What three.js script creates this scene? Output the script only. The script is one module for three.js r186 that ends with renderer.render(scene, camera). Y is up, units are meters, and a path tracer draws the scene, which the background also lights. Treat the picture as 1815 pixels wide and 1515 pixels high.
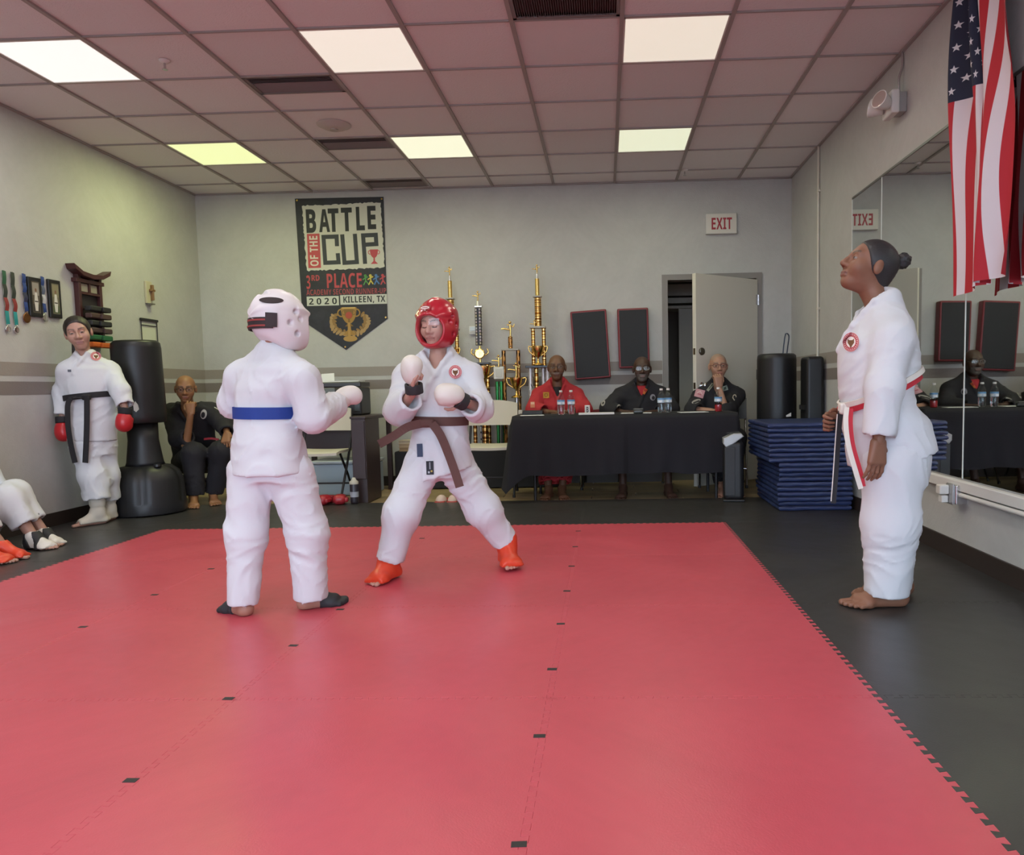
import * as THREE from 'three';
import { RoundedBoxGeometry } from 'three/addons/geometries/RoundedBoxGeometry.js';
import { mergeGeometries, mergeVertices } from 'three/addons/utils/BufferGeometryUtils.js';
import { RectAreaLightUniformsLib } from 'three/addons/lights/RectAreaLightUniformsLib.js';
import { createNoise3D } from 'simplex-noise';

// ───────────────────────────── camera, sky, exposure ─────────────────────────────
RectAreaLightUniformsLib.init();
const scene = new THREE.Scene();
const FW = 1815, FH = 1515, FOCAL = 1351.8, PX = 1024.1, PY = 790.4, EYE = 0.957;
const camera = new THREE.PerspectiveCamera(2 * Math.atan(FH / 2 / FOCAL) * 180 / Math.PI, FW / FH, 0.05, 200);
camera.position.set(0, EYE, 0);
camera.rotation.set(-0.0768, 0.0377, -0.0195, 'YXZ');
camera.setViewOffset(FW, FH, FW / 2 - PX, FH / 2 - PY, FW, FH);   // the photograph is an off-centre crop
camera.updateMatrixWorld(true);
const renderer = new THREE.WebGLRenderer({ antialias: true });
renderer.toneMapping = THREE.LinearToneMapping;
renderer.toneMappingExposure = 1.42;
renderer.shadowMap.enabled = true;
scene.background = new THREE.Color().setRGB(0.80, 0.95, 1.20);      // overcast sky, seen through the shop front behind the camera
scene.backgroundIntensity = 5.4;
const LAMP_POWER = 6.5;                                             // ceiling panels, brightness of each area light

// ───────────────────────────── helpers ─────────────────────────────
const V = (x, y, z) => new THREE.Vector3(x, y, z);
const camM = camera.matrixWorld;
function ray(u, v) { return V((u - PX) / FOCAL, -(v - PY) / FOCAL, -1).transformDirection(camM); }
function W(u, v, z) { const d = ray(u, v); return V(0, EYE, 0).addScaledVector(d, z / d.z); }        // pixel on the plane at depth z
let seed = 7; const rnd = () => { seed = (seed * 1664525 + 1013904223) >>> 0; return seed / 4294967296; };
const rr = (a, b) => a + (b - a) * rnd();
const noise = createNoise3D(rnd);
const smooth = t => t * t * (3 - 2 * t), clamp = (x, a, b) => Math.min(b, Math.max(a, x));

const taken = {};
function numbered(n) { const k = taken[n] = (taken[n] ?? -1) + 1; return k ? n + '_' + String(k).padStart(3, '0') : n; }
function shadow(o) { o.traverse(c => { if (c.isMesh) { c.castShadow = true; c.receiveShadow = true; } }); return o; }
function part(name, g, m, parent, label) { const o = new THREE.Mesh(Array.isArray(g) ? join(g) : g, m); o.name = name; o.castShadow = o.receiveShadow = true; if (label) o.userData.label = label; parent.add(o); return o; }
function thing(name, label, category, p = [0, 0, 0], ry = 0, group) { const o = new THREE.Group(); o.name = numbered(name); o.position.set(...p); o.rotation.y = ry; o.userData = { label, category }; if (group) o.userData.group = group; scene.add(o); return o; }
function solo(name, g, m, label, category, group) { const o = part(numbered(name), g, m, scene); o.userData = { label, category }; if (group) o.userData.group = group; return o; }
function struct(name, g, m) { const o = g ? part(name, g, m, scene) : new THREE.Group(); o.name = name; if (!g) scene.add(o); o.userData.kind = 'structure'; return o; }
function join(list) {
  list = list.map(g => { g = g.index ? g.toNonIndexed() : g; for (const k of Object.keys(g.attributes)) if (!['position', 'normal', 'uv'].includes(k)) g.deleteAttribute(k); if (!g.attributes.uv) g.setAttribute('uv', new THREE.BufferAttribute(new Float32Array(g.attributes.position.count * 2), 2)); return g; });
  return list.length > 1 ? mergeGeometries(list) : list[0];
}
function box(w, h, d, x = 0, y = 0, z = 0) { const g = new THREE.BoxGeometry(w, h, d); g.translate(x, y, z); return g; }
function span(x0, x1, y0, y1, z0, z1) { return box(x1 - x0, y1 - y0, z1 - z0, (x0 + x1) / 2, (y0 + y1) / 2, (z0 + z1) / 2); }
function rbox(w, h, d, r, x = 0, y = 0, z = 0, s = 2) { const g = new RoundedBoxGeometry(w, h, d, s, r); g.translate(x, y, z); return g; }
function lathe(pts, n = 32) { return new THREE.LatheGeometry(pts.map(p => new THREE.Vector2(p[0], p[1])), n); }
function cyl(r0, r1, h, x = 0, y = 0, z = 0, n = 20) { const g = new THREE.CylinderGeometry(r1, r0, h, n); g.translate(x, y + h / 2, z); return g; }
function tube(pts, r, n = 24, m = 8, closed = false) { return new THREE.TubeGeometry(new THREE.CatmullRomCurve3(pts.map(p => p.isVector3 ? p : V(...p)), closed), n, r, m, closed); }
function bar(a, b, r, n = 8) { const g = new THREE.CylinderGeometry(r, r, a.distanceTo(b), n); g.applyQuaternion(new THREE.Quaternion().setFromUnitVectors(V(0, 1, 0), b.clone().sub(a).normalize())); g.translate((a.x + b.x) / 2, (a.y + b.y) / 2, (a.z + b.z) / 2); return g; }
function ball(r, x, y, z, sx = 1, sy = 1, sz = 1, n = 16) { const g = new THREE.SphereGeometry(r, n, n * 0.75 | 0); g.scale(sx, sy, sz); g.translate(x, y, z); return g; }
function plate(shapePts, t, bevel = 0) { const s = new THREE.Shape(shapePts.map(p => new THREE.Vector2(p[0], p[1]))); return new THREE.ExtrudeGeometry(s, { depth: t, bevelEnabled: bevel > 0, bevelSize: bevel, bevelThickness: bevel, bevelOffset: -bevel, bevelSegments: 2 }); }
const C = (r, g, b) => new THREE.Color().setRGB(r, g, b);
function mat(r, g, b, rough = 0.8, extra = {}) { return new THREE.MeshStandardMaterial({ color: C(r, g, b), roughness: rough, ...extra }); }
function canvasTex(w, h, draw) { const c = document.createElement('canvas'); c.width = w; c.height = h; const x = c.getContext('2d'); draw(x, w, h); const t = new THREE.CanvasTexture(c); t.colorSpace = THREE.SRGBColorSpace; t.magFilter = THREE.LinearFilter; t.anisotropy = 8; return t; }
function noiseTex(n, fn, srgb = false) { const d = new Uint8Array(n * n * 4); for (let y = 0; y < n; y++) for (let x = 0; x < n; x++) { const c = fn(x / n, y / n), k = (y * n + x) * 4; if (Array.isArray(c)) { for (let q = 0; q < 3; q++) d[k + q] = clamp(c[q], 0, 1) * 255; } else d[k] = d[k + 1] = d[k + 2] = clamp(c, 0, 1) * 255; d[k + 3] = 255; } const t = new THREE.DataTexture(d, n, n); t.wrapS = t.wrapT = THREE.RepeatWrapping; t.magFilter = THREE.LinearFilter; t.minFilter = THREE.LinearMipmapLinearFilter; t.generateMipmaps = true; if (srgb) t.colorSpace = THREE.SRGBColorSpace; t.needsUpdate = true; return t; }
function tiled(t, s) { const c = t.clone(); c.repeat.set(s, s); c.needsUpdate = true; return c; }
const per = (x, y, f, z) => { const a = x * Math.PI * 2, b = y * Math.PI * 2, k = f / 6.2832; return noise(Math.cos(a) * k + 11 * z, Math.sin(a) * k + Math.cos(b) * k, Math.sin(b) * k - 7 * z); };
// uv in metres, by the way each face points
function metreUV(g) {
  g = g.index ? g.toNonIndexed() : g; g.computeVertexNormals();
  const p = g.attributes.position, n = g.attributes.normal, uv = new Float32Array(p.count * 2);
  for (let i = 0; i < p.count; i++) { const ax = Math.abs(n.getX(i)), ay = Math.abs(n.getY(i)), az = Math.abs(n.getZ(i)); if (ay >= ax && ay >= az) { uv[i * 2] = p.getX(i); uv[i * 2 + 1] = p.getZ(i); } else if (ax >= az) { uv[i * 2] = p.getZ(i); uv[i * 2 + 1] = p.getY(i); } else { uv[i * 2] = p.getX(i); uv[i * 2 + 1] = p.getY(i); } }
  g.setAttribute('uv', new THREE.BufferAttribute(uv, 2)); return g;
}
// a flat strap of even width and thickness through points; side = width direction at each point
function strap(pts, side, w, t, sub = 5) {
  const curve = new THREE.CatmullRomCurve3(pts), n = (pts.length - 1) * sub, pos = [], idx = [];
  for (let i = 0; i <= n; i++) {
    const c = curve.getPoint(i / n), tan = curve.getTangent(i / n); let s = side; if (Array.isArray(side)) { const f = i / n * (side.length - 1), k = Math.min(side.length - 2, f | 0); s = side[k].clone().lerp(side[k + 1], f - k); }
    s = s.clone().addScaledVector(tan, -s.dot(tan)).normalize(); const nn = tan.clone().cross(s).normalize();
    for (const [a, b] of [[-1, -1], [1, -1], [1, 1], [-1, 1]]) { const q = c.clone().addScaledVector(s, a * w / 2).addScaledVector(nn, b * t / 2); pos.push(q.x, q.y, q.z); }
    if (i) { const o = (i - 1) * 4; for (let k = 0; k < 4; k++) { const l = (k + 1) % 4; idx.push(o + k, o + l, o + 4 + l, o + k, o + 4 + l, o + 4 + k); } }
  }
  const e = n * 4; idx.push(0, 2, 1, 0, 3, 2, e, e + 1, e + 2, e, e + 2, e + 3);
  const g = new THREE.BufferGeometry(); g.setAttribute('position', new THREE.Float32BufferAttribute(pos, 3)); g.setIndex(idx);
  const f = g.toNonIndexed(); f.computeVertexNormals(); return f;
}

// ───────────────────────────── distance fields and their mesher ─────────────────────────────
const smin = (a, b, k) => { const h = k - Math.abs(a - b); return h > 0 ? Math.min(a, b) - h * h / k * 0.25 : Math.min(a, b); };
const smax = (a, b, k) => -smin(-a, -b, k);
function cap(a, b, ra, rb = ra) {
  const ax = a.x, ay = a.y, az = a.z, bx = b.x - ax, by = b.y - ay, bz = b.z - az, l = bx * bx + by * by + bz * bz || 1e-9;
  return (x, y, z) => { const px = x - ax, py = y - ay, pz = z - az; let t = (px * bx + py * by + pz * bz) / l; t = t < 0 ? 0 : t > 1 ? 1 : t; const qx = px - bx * t, qy = py - by * t, qz = pz - bz * t; return Math.sqrt(qx * qx + qy * qy + qz * qz) - (ra + (rb - ra) * t); };
}
function ell(c, rx, ry, rz, M) { // ellipsoid, M: frame with columns right, up, forward
  const m = Math.min(rx, ry, rz);
  return (x, y, z) => { let dx = x - c.x, dy = y - c.y, dz = z - c.z; if (M) { const a = dx * M[0].x + dy * M[0].y + dz * M[0].z, b = dx * M[1].x + dy * M[1].y + dz * M[1].z; dz = dx * M[2].x + dy * M[2].y + dz * M[2].z; dx = a; dy = b; } const k0 = Math.hypot(dx / rx, dy / ry, dz / rz), k1 = Math.hypot(dx / rx / rx, dy / ry / ry, dz / rz / rz); return k1 < 1e-6 ? -m : k0 * (k0 - 1) / k1; };
}
const U = (list, k = 0.02) => (x, y, z) => { let d = list[0](x, y, z); for (let i = 1; i < list.length; i++) d = smin(d, list[i](x, y, z), k); return d; };
const cutBy = (f, g, k = 0.004) => (x, y, z) => smax(f(x, y, z), -g(x, y, z), k);
const keep = (f, g, k = 0.004) => (x, y, z) => smax(f(x, y, z), g(x, y, z), k);
const half = (p, n) => (x, y, z) => (x - p.x) * n.x + (y - p.y) * n.y + (z - p.z) * n.z;     // negative behind the plane
// naive surface nets over a box; blocks far from the surface are skipped
function surface(f, lo, hi, h, colour) {
  const nx = Math.ceil((hi.x - lo.x) / h) + 2, ny = Math.ceil((hi.y - lo.y) / h) + 2, nz = Math.ceil((hi.z - lo.z) / h) + 2, S = 4;
  const d = new Float32Array(nx * ny * nz).fill(1), far = S * h * 1.5;
  for (let k = 0; k < nz; k += S) for (let j = 0; j < ny; j += S) for (let i = 0; i < nx; i += S) {
    const c = f(lo.x + (i + 1.5) * h, lo.y + (j + 1.5) * h, lo.z + (k + 1.5) * h);
    const full = Math.abs(c) < far;
    for (let kk = k; kk < Math.min(k + S, nz); kk++) for (let jj = j; jj < Math.min(j + S, ny); jj++) for (let ii = i; ii < Math.min(i + S, nx); ii++) d[(kk * ny + jj) * nx + ii] = full ? f(lo.x + ii * h, lo.y + jj * h, lo.z + kk * h) : c;
  }
  const id = new Int32Array(nx * ny * nz).fill(-1), pos = [], idx = [], off = [0, 1, nx, nx + 1, nx * ny, nx * ny + 1, nx * ny + nx, nx * ny + nx + 1];
  const E = [[0, 1], [2, 3], [4, 5], [6, 7], [0, 2], [1, 3], [4, 6], [5, 7], [0, 4], [1, 5], [2, 6], [3, 7]];
  for (let k = 0; k < nz - 1; k++) for (let j = 0; j < ny - 1; j++) for (let i = 0; i < nx - 1; i++) {
    const b = (k * ny + j) * nx + i; let m = 0; for (let c = 0; c < 8; c++) if (d[b + off[c]] < 0) m |= 1 << c;
    if (m === 0 || m === 255) continue;
    let x = 0, y = 0, z = 0, n = 0;
    for (const [p, q] of E) { const a = d[b + off[p]], e = d[b + off[q]]; if ((a < 0) === (e < 0)) continue; const t = a / (a - e); x += (p & 1) + t * ((q & 1) - (p & 1)); y += (p >> 1 & 1) + t * ((q >> 1 & 1) - (p >> 1 & 1)); z += (p >> 2) + t * ((q >> 2) - (p >> 2)); n++; }
    id[b] = pos.length / 3; pos.push(lo.x + (i + x / n) * h, lo.y + (j + y / n) * h, lo.z + (k + z / n) * h);
  }
  const quad = (a, b, c, e, flip) => { if (a < 0 || b < 0 || c < 0 || e < 0) return; if (flip) idx.push(a, c, b, a, e, c); else idx.push(a, b, c, a, c, e); };
  for (let k = 1; k < nz - 1; k++) for (let j = 1; j < ny - 1; j++) for (let i = 1; i < nx - 1; i++) {
    const b = (k * ny + j) * nx + i, s = d[b] < 0;
    if (s !== d[b + 1] < 0) quad(id[b], id[b - nx], id[b - nx - nx * ny], id[b - nx * ny], s);
    if (s !== d[b + nx] < 0) quad(id[b], id[b - nx * ny], id[b - 1 - nx * ny], id[b - 1], s);
    if (s !== d[b + nx * ny] < 0) quad(id[b], id[b - 1], id[b - 1 - nx], id[b - nx], s);
  }
  for (let t = 0; t < idx.length; t += 3) { const q = idx[t + 1]; idx[t + 1] = idx[t + 2]; idx[t + 2] = q; }
  const g = new THREE.BufferGeometry(); g.setAttribute('position', new THREE.Float32BufferAttribute(pos, 3)); g.setIndex(idx); g.computeVertexNormals();
  if (colour) { const col = new Float32Array(pos.length), N = g.attributes.normal; for (let i = 0; i < pos.length; i += 3) { const c = colour(pos[i], pos[i + 1], pos[i + 2], N.getX(i / 3), N.getY(i / 3), N.getZ(i / 3)); col[i] = c[0]; col[i + 1] = c[1]; col[i + 2] = c[2]; } g.setAttribute('color', new THREE.BufferAttribute(col, 3)); }
  return g;
}
function bounds(pts, m) { const b = new THREE.Box3().setFromPoints(pts); return [b.min.clone().subScalar(m), b.max.clone().addScalar(m)]; }
// first surface point of a field along a ray
function hit(f, o, d, far = 2) { let t = 0; for (let i = 0; i < 160 && t < far; i++) { const s = f(o.x + d.x * t, o.y + d.y * t, o.z + d.z * t); if (s < 0.0008) break; t += Math.max(s * 0.6, 0.0008); } return o.clone().addScaledVector(d, t); }
// a patch of cloth or print that follows a field: centre pixel ray given as origin and direction
function decal(f, o, dir, up, w, h, lift = 0.003, n = 12, round = false) {
  const s = dir.clone().cross(up).normalize(), u = s.clone().cross(dir).normalize(), pos = [], uv = [], idx = [], mid = hit(f, o, dir, 0.9).distanceTo(o);
  for (let j = 0; j <= n; j++) for (let i = 0; i <= n; i++) { let a = i / n * 2 - 1, b = j / n * 2 - 1; if (round) { const q = a, e = b; a = q * Math.sqrt(1 - e * e / 2); b = e * Math.sqrt(1 - q * q / 2); } const st = o.clone().addScaledVector(s, a * w / 2).addScaledVector(u, b * h / 2); let p = hit(f, st, dir, 0.9); const D = p.distanceTo(st); if (D > mid + 0.06) p = st.clone().addScaledVector(dir, mid + 0.03); p.addScaledVector(dir, -lift); pos.push(p.x, p.y, p.z); uv.push(a / 2 + 0.5, b / 2 + 0.5); }
  for (let j = 0; j < n; j++) for (let i = 0; i < n; i++) { const a = j * (n + 1) + i; idx.push(a, a + 1, a + n + 2, a, a + n + 2, a + n + 1); }
  const g = new THREE.BufferGeometry(); g.setAttribute('position', new THREE.Float32BufferAttribute(pos, 3)); g.setAttribute('uv', new THREE.Float32BufferAttribute(uv, 2)); g.setIndex(idx); g.computeVertexNormals(); return g;
}
// a belt: a band laid round a field in the plane (c, n)
function beltRing(f, c, n, fwd, w, t, N = 72) {
  const a = fwd.clone().addScaledVector(n, -fwd.dot(n)).normalize(), b = n.clone().cross(a), pos = [], idx = [];
  for (let i = 0; i < N; i++) {
    const q = i / N * 6.28318, dir = a.clone().multiplyScalar(Math.cos(q)).addScaledVector(b, Math.sin(q)), rs = [];
    for (const s of [-1, 0, 1]) { const o = c.clone().addScaledVector(n, s * w / 2); let r = 0.45; for (let k = 0; k < 120; k++) { const e = f(o.x + dir.x * r, o.y + dir.y * r, o.z + dir.z * r); if (e < 0.001) break; r -= Math.max(e * 0.5, 0.001); } rs.push(r); }
    const r = Math.max(...rs);
    for (const [e, s] of [[0, -1], [t, -1], [t, 1], [0, 1]]) { const p = c.clone().addScaledVector(n, s * w / 2).addScaledVector(dir, r + e - 0.002); pos.push(p.x, p.y, p.z); }
    const o = i * 4, u = (i + 1) % N * 4; for (let k = 0; k < 4; k++) { const l = (k + 1) % 4; idx.push(o + k, u + l, o + l, o + k, u + k, u + l); }
  }
  const g = new THREE.BufferGeometry(); g.setAttribute('position', new THREE.Float32BufferAttribute(pos, 3)); g.setIndex(idx); const e = g.toNonIndexed(); e.computeVertexNormals(); return e;
}
// ───────────────────────────── the room ─────────────────────────────
const XL = -4.14, XR = 1.87, ZB = -7.78, ZF = 3.0, HC = 2.977, T = 0.12;
const plaster = noiseTex(256, (x, y) => 0.5 + 0.22 * per(x, y, 30, 1) + 0.14 * per(x, y, 70, 2));
const paintGrain = noiseTex(256, (x, y) => { const v = 0.95 + 0.03 * per(x, y, 5, 3) + 0.02 * per(x, y, 22, 4); return [v, v, v]; });
const wallMat = mat(0.52, 0.515, 0.495, 0.75, { bumpMap: tiled(plaster, 2), bumpScale: 0.0015, map: tiled(paintGrain, 0.7) });
const stripeLight = mat(0.315, 0.28, 0.25, 0.7, { bumpMap: tiled(plaster, 2), bumpScale: 0.0015 });
const stripeDark = mat(0.225, 0.195, 0.18, 0.7, { bumpMap: tiled(plaster, 2), bumpScale: 0.0015 });
const brownBase = mat(0.035, 0.024, 0.02, 0.5);
const cream = mat(0.62, 0.59, 0.51, 0.55), chrome = mat(0.6, 0.6, 0.62, 0.25, { metalness: 1 }), darkMetal = mat(0.03, 0.03, 0.033, 0.45, { metalness: 0.5 });
const blackPlastic = mat(0.015, 0.015, 0.017, 0.45), blackVinyl = mat(0.011, 0.011, 0.013, 0.42), white = mat(0.72, 0.71, 0.68, 0.55), paper = mat(0.75, 0.75, 0.73, 0.9);
const gold = mat(0.82, 0.56, 0.18, 0.22, { metalness: 1 }), silver = mat(0.75, 0.75, 0.74, 0.22, { metalness: 1 });

// floor: slab, laminate boards along the far end, a corridor behind the door
const floor = struct('floor', span(XL - T, XR + T, -0.2, -0.031, -10, ZF + T), mat(0.2, 0.19, 0.18, 0.9));
{
  const woods = [0, 1, 2, 3].map(k => { const t = noiseTex(128, (x, y) => { const g = 0.5 + 0.5 * per(x * 0.3, y, 40, 20 + k), q = 0.5 + 0.5 * per(x, y, 6, 30 + k), v = 0.68 + 0.2 * g * q + 0.05 * k; return [0.80 * v, 0.70 * v, 0.52 * v]; }, true); return mat(1, 1, 1, 0.45, { map: t }); });
  const gs = box(1.19, 0.011, 0.176);
  for (let r = 0; r < 8; r++) for (let c = -1; c < 6; c++) {
    const x = XL + 0.6 + c * 1.2 + (r % 3) * 0.4, z = -6.54 - r * 0.178; const x0 = Math.max(XL, x - 0.595), x1 = Math.min(XR, x + 0.595); if (x1 - x0 < 0.05) continue;
    const p = part('plank', x1 - x0 > 1.18 ? gs : box(x1 - x0, 0.011, 0.176), woods[(r * 3 + c * 2 + 8) % 4], floor); p.position.set((x0 + x1) / 2, -0.0255, z);
  }
}
// interlocking foam mats, 1 m pieces, teeth of 45 mm
const foamBump = noiseTex(256, (x, y) => 0.5 + 0.25 * per(x, y, 90, 5) + 0.2 * per(x, y, 45, 6));
const redTint = noiseTex(512, (x, y) => { const s = Math.max(0, per(x, y, 9, 9)) ** 2, q = Math.max(0, per(x * 3 % 1, y, 30, 10) - 0.55); const v = 0.93 + 0.04 * per(x, y, 4, 7) + 0.02 * per(x, y, 40, 8) - 0.04 * s + 0.03 * q; return [v, v, v]; });
const foamGloss = noiseTex(256, (x, y) => 0.5 + 0.05 * per(x, y, 4, 11) + 0.02 * per(x, y, 20, 12));
const redFoam = mat(0.62, 0.085, 0.118, 0.72, { bumpMap: tiled(foamBump, 3), bumpScale: 0.0003, map: tiled(redTint, 0.41), roughnessMap: tiled(foamGloss, 0.6) });
const blackFoam = mat(0.042, 0.040, 0.039, 0.72, { bumpMap: tiled(foamBump, 3), bumpScale: 0.0003, map: tiled(redTint, 0.33), roughnessMap: tiled(foamGloss, 0.5) });
const XM = -3.198, ZM = -5.3;
{
  function edge(a, b, d) { // from a to b on a grid line; d = tooth offset
    const out = [a], L = Math.hypot(b[0] - a[0], b[1] - a[1]), n = Math.round(L * 22); if (!d) return out;
    const dx = (b[0] - a[0]) / n, dy = (b[1] - a[1]) / n; for (let i = 0; i < n; i++) for (const [s, e] of [[0.3, 0], [0.2, 1], [0.8, 1], [0.7, 0]]) out.push([a[0] + dx * (i + s) + d[0] * e, a[1] + dy * (i + s) + d[1] * e]); return out;
  }
  const D = 0.019;
  function tile(x0, x1, z0, z1, t, m, parent) {
    const tx0 = t[0] ? [D, 0] : null, tx1 = t[1] ? [D, 0] : null, tz0 = t[2] ? [0, D] : null, tz1 = t[3] ? [0, D] : null;
    const p = [...edge([x0, z0], [x1, z0], tz0), ...edge([x1, z0], [x1, z1], tx1), ...edge([x0, z1], [x1, z1], tz1).concat([[x1, z1]]).slice(1).reverse(), ...edge([x0, z0], [x0, z1], tx0).concat([[x0, z1]]).slice(1).reverse()];
    const g = plate(p.map(([x, z]) => [x, -z]), 0.0274, 0.0013); g.rotateX(-Math.PI / 2); g.translate(0, -0.0287, 0); return part('mat_tile', g, m, parent);
  }
  const red = thing('competition_mat', 'red interlocking foam mat covering the middle of the floor', 'mat');
  for (let i = 0; i < 4; i++) for (let k = 0; k < 6; k++) tile(XM + i, XM + i + 1, ZM + k, ZM + k + 1, [1, 1, 1, 1], redFoam, red);
  const blk = floor;
  const xs = [XL, XM, XM + 1, XM + 2, XM + 3, XM + 4, XR], zs = [-6.45, ZM, ZM + 1, ZM + 2, ZM + 3, ZM + 4, ZM + 5, ZM + 6, ZM + 7, ZF];
  for (let i = 0; i < 6; i++) for (let k = 0; k < 9; k++) { if (i > 0 && i < 5 && k > 0 && k < 7) continue; tile(xs[i], xs[i + 1], zs[k], zs[k + 1], [i > 0, i < 5, k > 0, k < 8], blackFoam, blk); }
  // squares of black tape on the seams
  const tape = mat(0.022, 0.02, 0.02, 0.6), marks = [];
  for (let k = 0; k < 8; k++) marks.push([-0.198, -5.031 + k * 0.5]);
  for (const [u, v] of [[748, 954], [510, 943], [374, 1008], [274, 1054], [147, 1111], [603, 1080], [520, 1144], [405, 1238], [232, 1383]]) { const d = ray(u, v); marks.push([d.x * -EYE / d.y, d.z * -EYE / d.y]); }
  for (const [x, z] of marks) { const o = solo('tape_mark', box(0.033, 0.0012, 0.02), tape, 'small black tape mark stuck on the red mat', 'tape', 'tape marks on the red mat'); o.position.set(x, 0.0006, z); o.rotation.y = rr(-0.1, 0.1); }
}
// walls
const DX0 = 0.638, DX1 = 1.519, DH = 2.007;
const wallBack = struct('wall_back', metreUV(join([span(XL - T, DX0, -0.03, HC + 0.1, ZB - T, ZB), span(DX1, XR + T, -0.03, HC + 0.1, ZB - T, ZB), span(DX0, DX1, DH, HC + 0.1, ZB - T, ZB)])), wallMat);
const wallLeft = struct('wall_left', metreUV(span(XL - T, XL, -0.03, HC + 0.1, ZB, ZF)), wallMat);
const wallRight = struct('wall_right', metreUV(span(XR, XR + T, -0.03, HC + 0.1, ZB, ZF)), wallMat);
for (const [y0, y1, m] of [[1.115, 1.21, stripeLight], [0.98, 1.075, stripeDark]]) {
  part('painted_stripe', metreUV(span(XL, DX0 - 0.06, y0, y1, ZB, ZB + 0.0015)), m, wallBack); part('painted_stripe', metreUV(span(DX1 + 0.06, XR, y0, y1, ZB, ZB + 0.0015)), m, wallBack);
  part('painted_stripe', metreUV(span(XL, XL + 0.0015, y0, y1, ZB, ZF)), m, wallLeft); part('painted_stripe', metreUV(span(XR - 0.0015, XR, y0, y1, ZB, ZF)), m, wallRight);
}
struct('baseboard_left', span(XL, XL + 0.012, 0, 0.1, ZB, ZF), brownBase); struct('baseboard_right', span(XR - 0.012, XR, 0, 0.1, ZB, ZF), brownBase);
struct('baseboard_back', join([span(XL, DX0 - 0.06, -0.02, 0.08, ZB, ZB + 0.012), span(DX1 + 0.06, XR, -0.02, 0.08, ZB, ZB + 0.012)]), brownBase);
// shop front behind the camera: glass in a dark frame, pavement outside
struct('wall_front', join([span(XL - T, XR + T, -0.03, 0.12, ZF, ZF + T), span(XL - T, XR + T, 2.72, HC + 0.1, ZF, ZF + T), span(XL - T, XL + 0.15, 0.12, 2.72, ZF, ZF + T), span(XR - 0.15, XR + T, 0.12, 2.72, ZF, ZF + T)]), wallMat);
{
  const w = struct('window_1'); const x0 = XL + 0.15, x1 = XR - 0.15, n = 4, s = (x1 - x0) / n, alu = mat(0.05, 0.045, 0.04, 0.4, { metalness: 0.6 });
  const glass = new THREE.MeshPhysicalMaterial({ color: C(0.97, 0.98, 0.97), roughness: 0.0, transmission: 1, thickness: 0, ior: 1.45 });
  for (let i = 0; i <= n; i++) part('mullion', box(0.05, 2.6, 0.1), alu, w).position.set(x0 + s * i, 1.42, ZF + 0.05);
  for (const y of [0.145, 2.1, 2.695]) part('transom', box(x1 - x0, 0.05, 0.1), alu, w).position.set((x0 + x1) / 2, y, ZF + 0.05);
  for (let i = 0; i < n; i++) for (const [a, b] of [[0.17, 2.075], [2.125, 2.67]]) part('pane', box(s - 0.05, b - a, 0.006), glass, w).position.set(x0 + s * (i + 0.5), (a + b) / 2, ZF + 0.05);
  struct('ground', span(-30, 30, -0.3, -0.1, ZF + 0.15, 45), mat(0.16, 0.16, 0.155, 0.95));
}
// the room behind the door
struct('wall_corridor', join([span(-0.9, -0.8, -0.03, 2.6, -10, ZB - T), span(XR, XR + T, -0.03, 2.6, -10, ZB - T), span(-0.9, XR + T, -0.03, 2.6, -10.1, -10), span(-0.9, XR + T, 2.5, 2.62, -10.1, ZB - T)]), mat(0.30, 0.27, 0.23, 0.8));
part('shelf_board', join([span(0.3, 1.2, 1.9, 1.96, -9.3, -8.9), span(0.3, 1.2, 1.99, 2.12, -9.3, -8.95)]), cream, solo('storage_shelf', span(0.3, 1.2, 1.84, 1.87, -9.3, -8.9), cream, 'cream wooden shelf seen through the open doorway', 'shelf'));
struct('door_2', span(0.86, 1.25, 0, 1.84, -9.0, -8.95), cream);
// door frame and door
{
  const fr = mat(0.235, 0.215, 0.20, 0.5);
  struct('trim_1', join([span(DX0 - 0.056, DX0, -0.025, DH + 0.056, ZB - T - 0.01, ZB + 0.02), span(DX1, DX1 + 0.056, -0.025, DH + 0.056, ZB - T - 0.01, ZB + 0.02), span(DX0, DX1, DH, DH + 0.056, ZB - T - 0.01, ZB + 0.02)]), fr);
  const d = struct('door_1'); d.position.set(DX1 - 0.004, 0, ZB + 0.022); d.rotation.y = 0.68;
  part('door_leaf', rbox(0.872, 1.99, 0.044, 0.003, -0.438, 0.995, 0), cream, d);
  for (const y of [1.79, 1.05, 0.25]) part('hinge', join([cyl(0.008, 0.008, 0.1, 0.006, y - 0.05, 0.028), box(0.03, 0.1, 0.003, -0.012, y, 0.0235)]), chrome, d);
  const knob = (y) => { const g = lathe([[0.0001, 0], [0.033, 0], [0.033, 0.006], [0.012, 0.012], [0.012, 0.035], [0.027, 0.045], [0.03, 0.058], [0.02, 0.068], [0.0001, 0.07]], 24); g.rotateX(Math.PI / 2); g.translate(-0.80, y, 0.022); return g; };
  part('door_knob', knob(0.95), chrome, d); const db = lathe([[0.0001, 0], [0.036, 0], [0.034, 0.012], [0.022, 0.016], [0.0001, 0.016]], 24); db.rotateX(Math.PI / 2); db.translate(-0.80, 1.27, 0.022);
  part('deadbolt', db, mat(0.16, 0.15, 0.13, 0.35, { metalness: 1 }), d); part('latch_plate', join([box(0.002, 0.06, 0.024, -0.875, 0.95, 0), box(0.002, 0.06, 0.024, -0.875, 1.27, 0)]), mat(0.14, 0.10, 0.07, 0.4, { metalness: 1 }), d);
}
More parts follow.
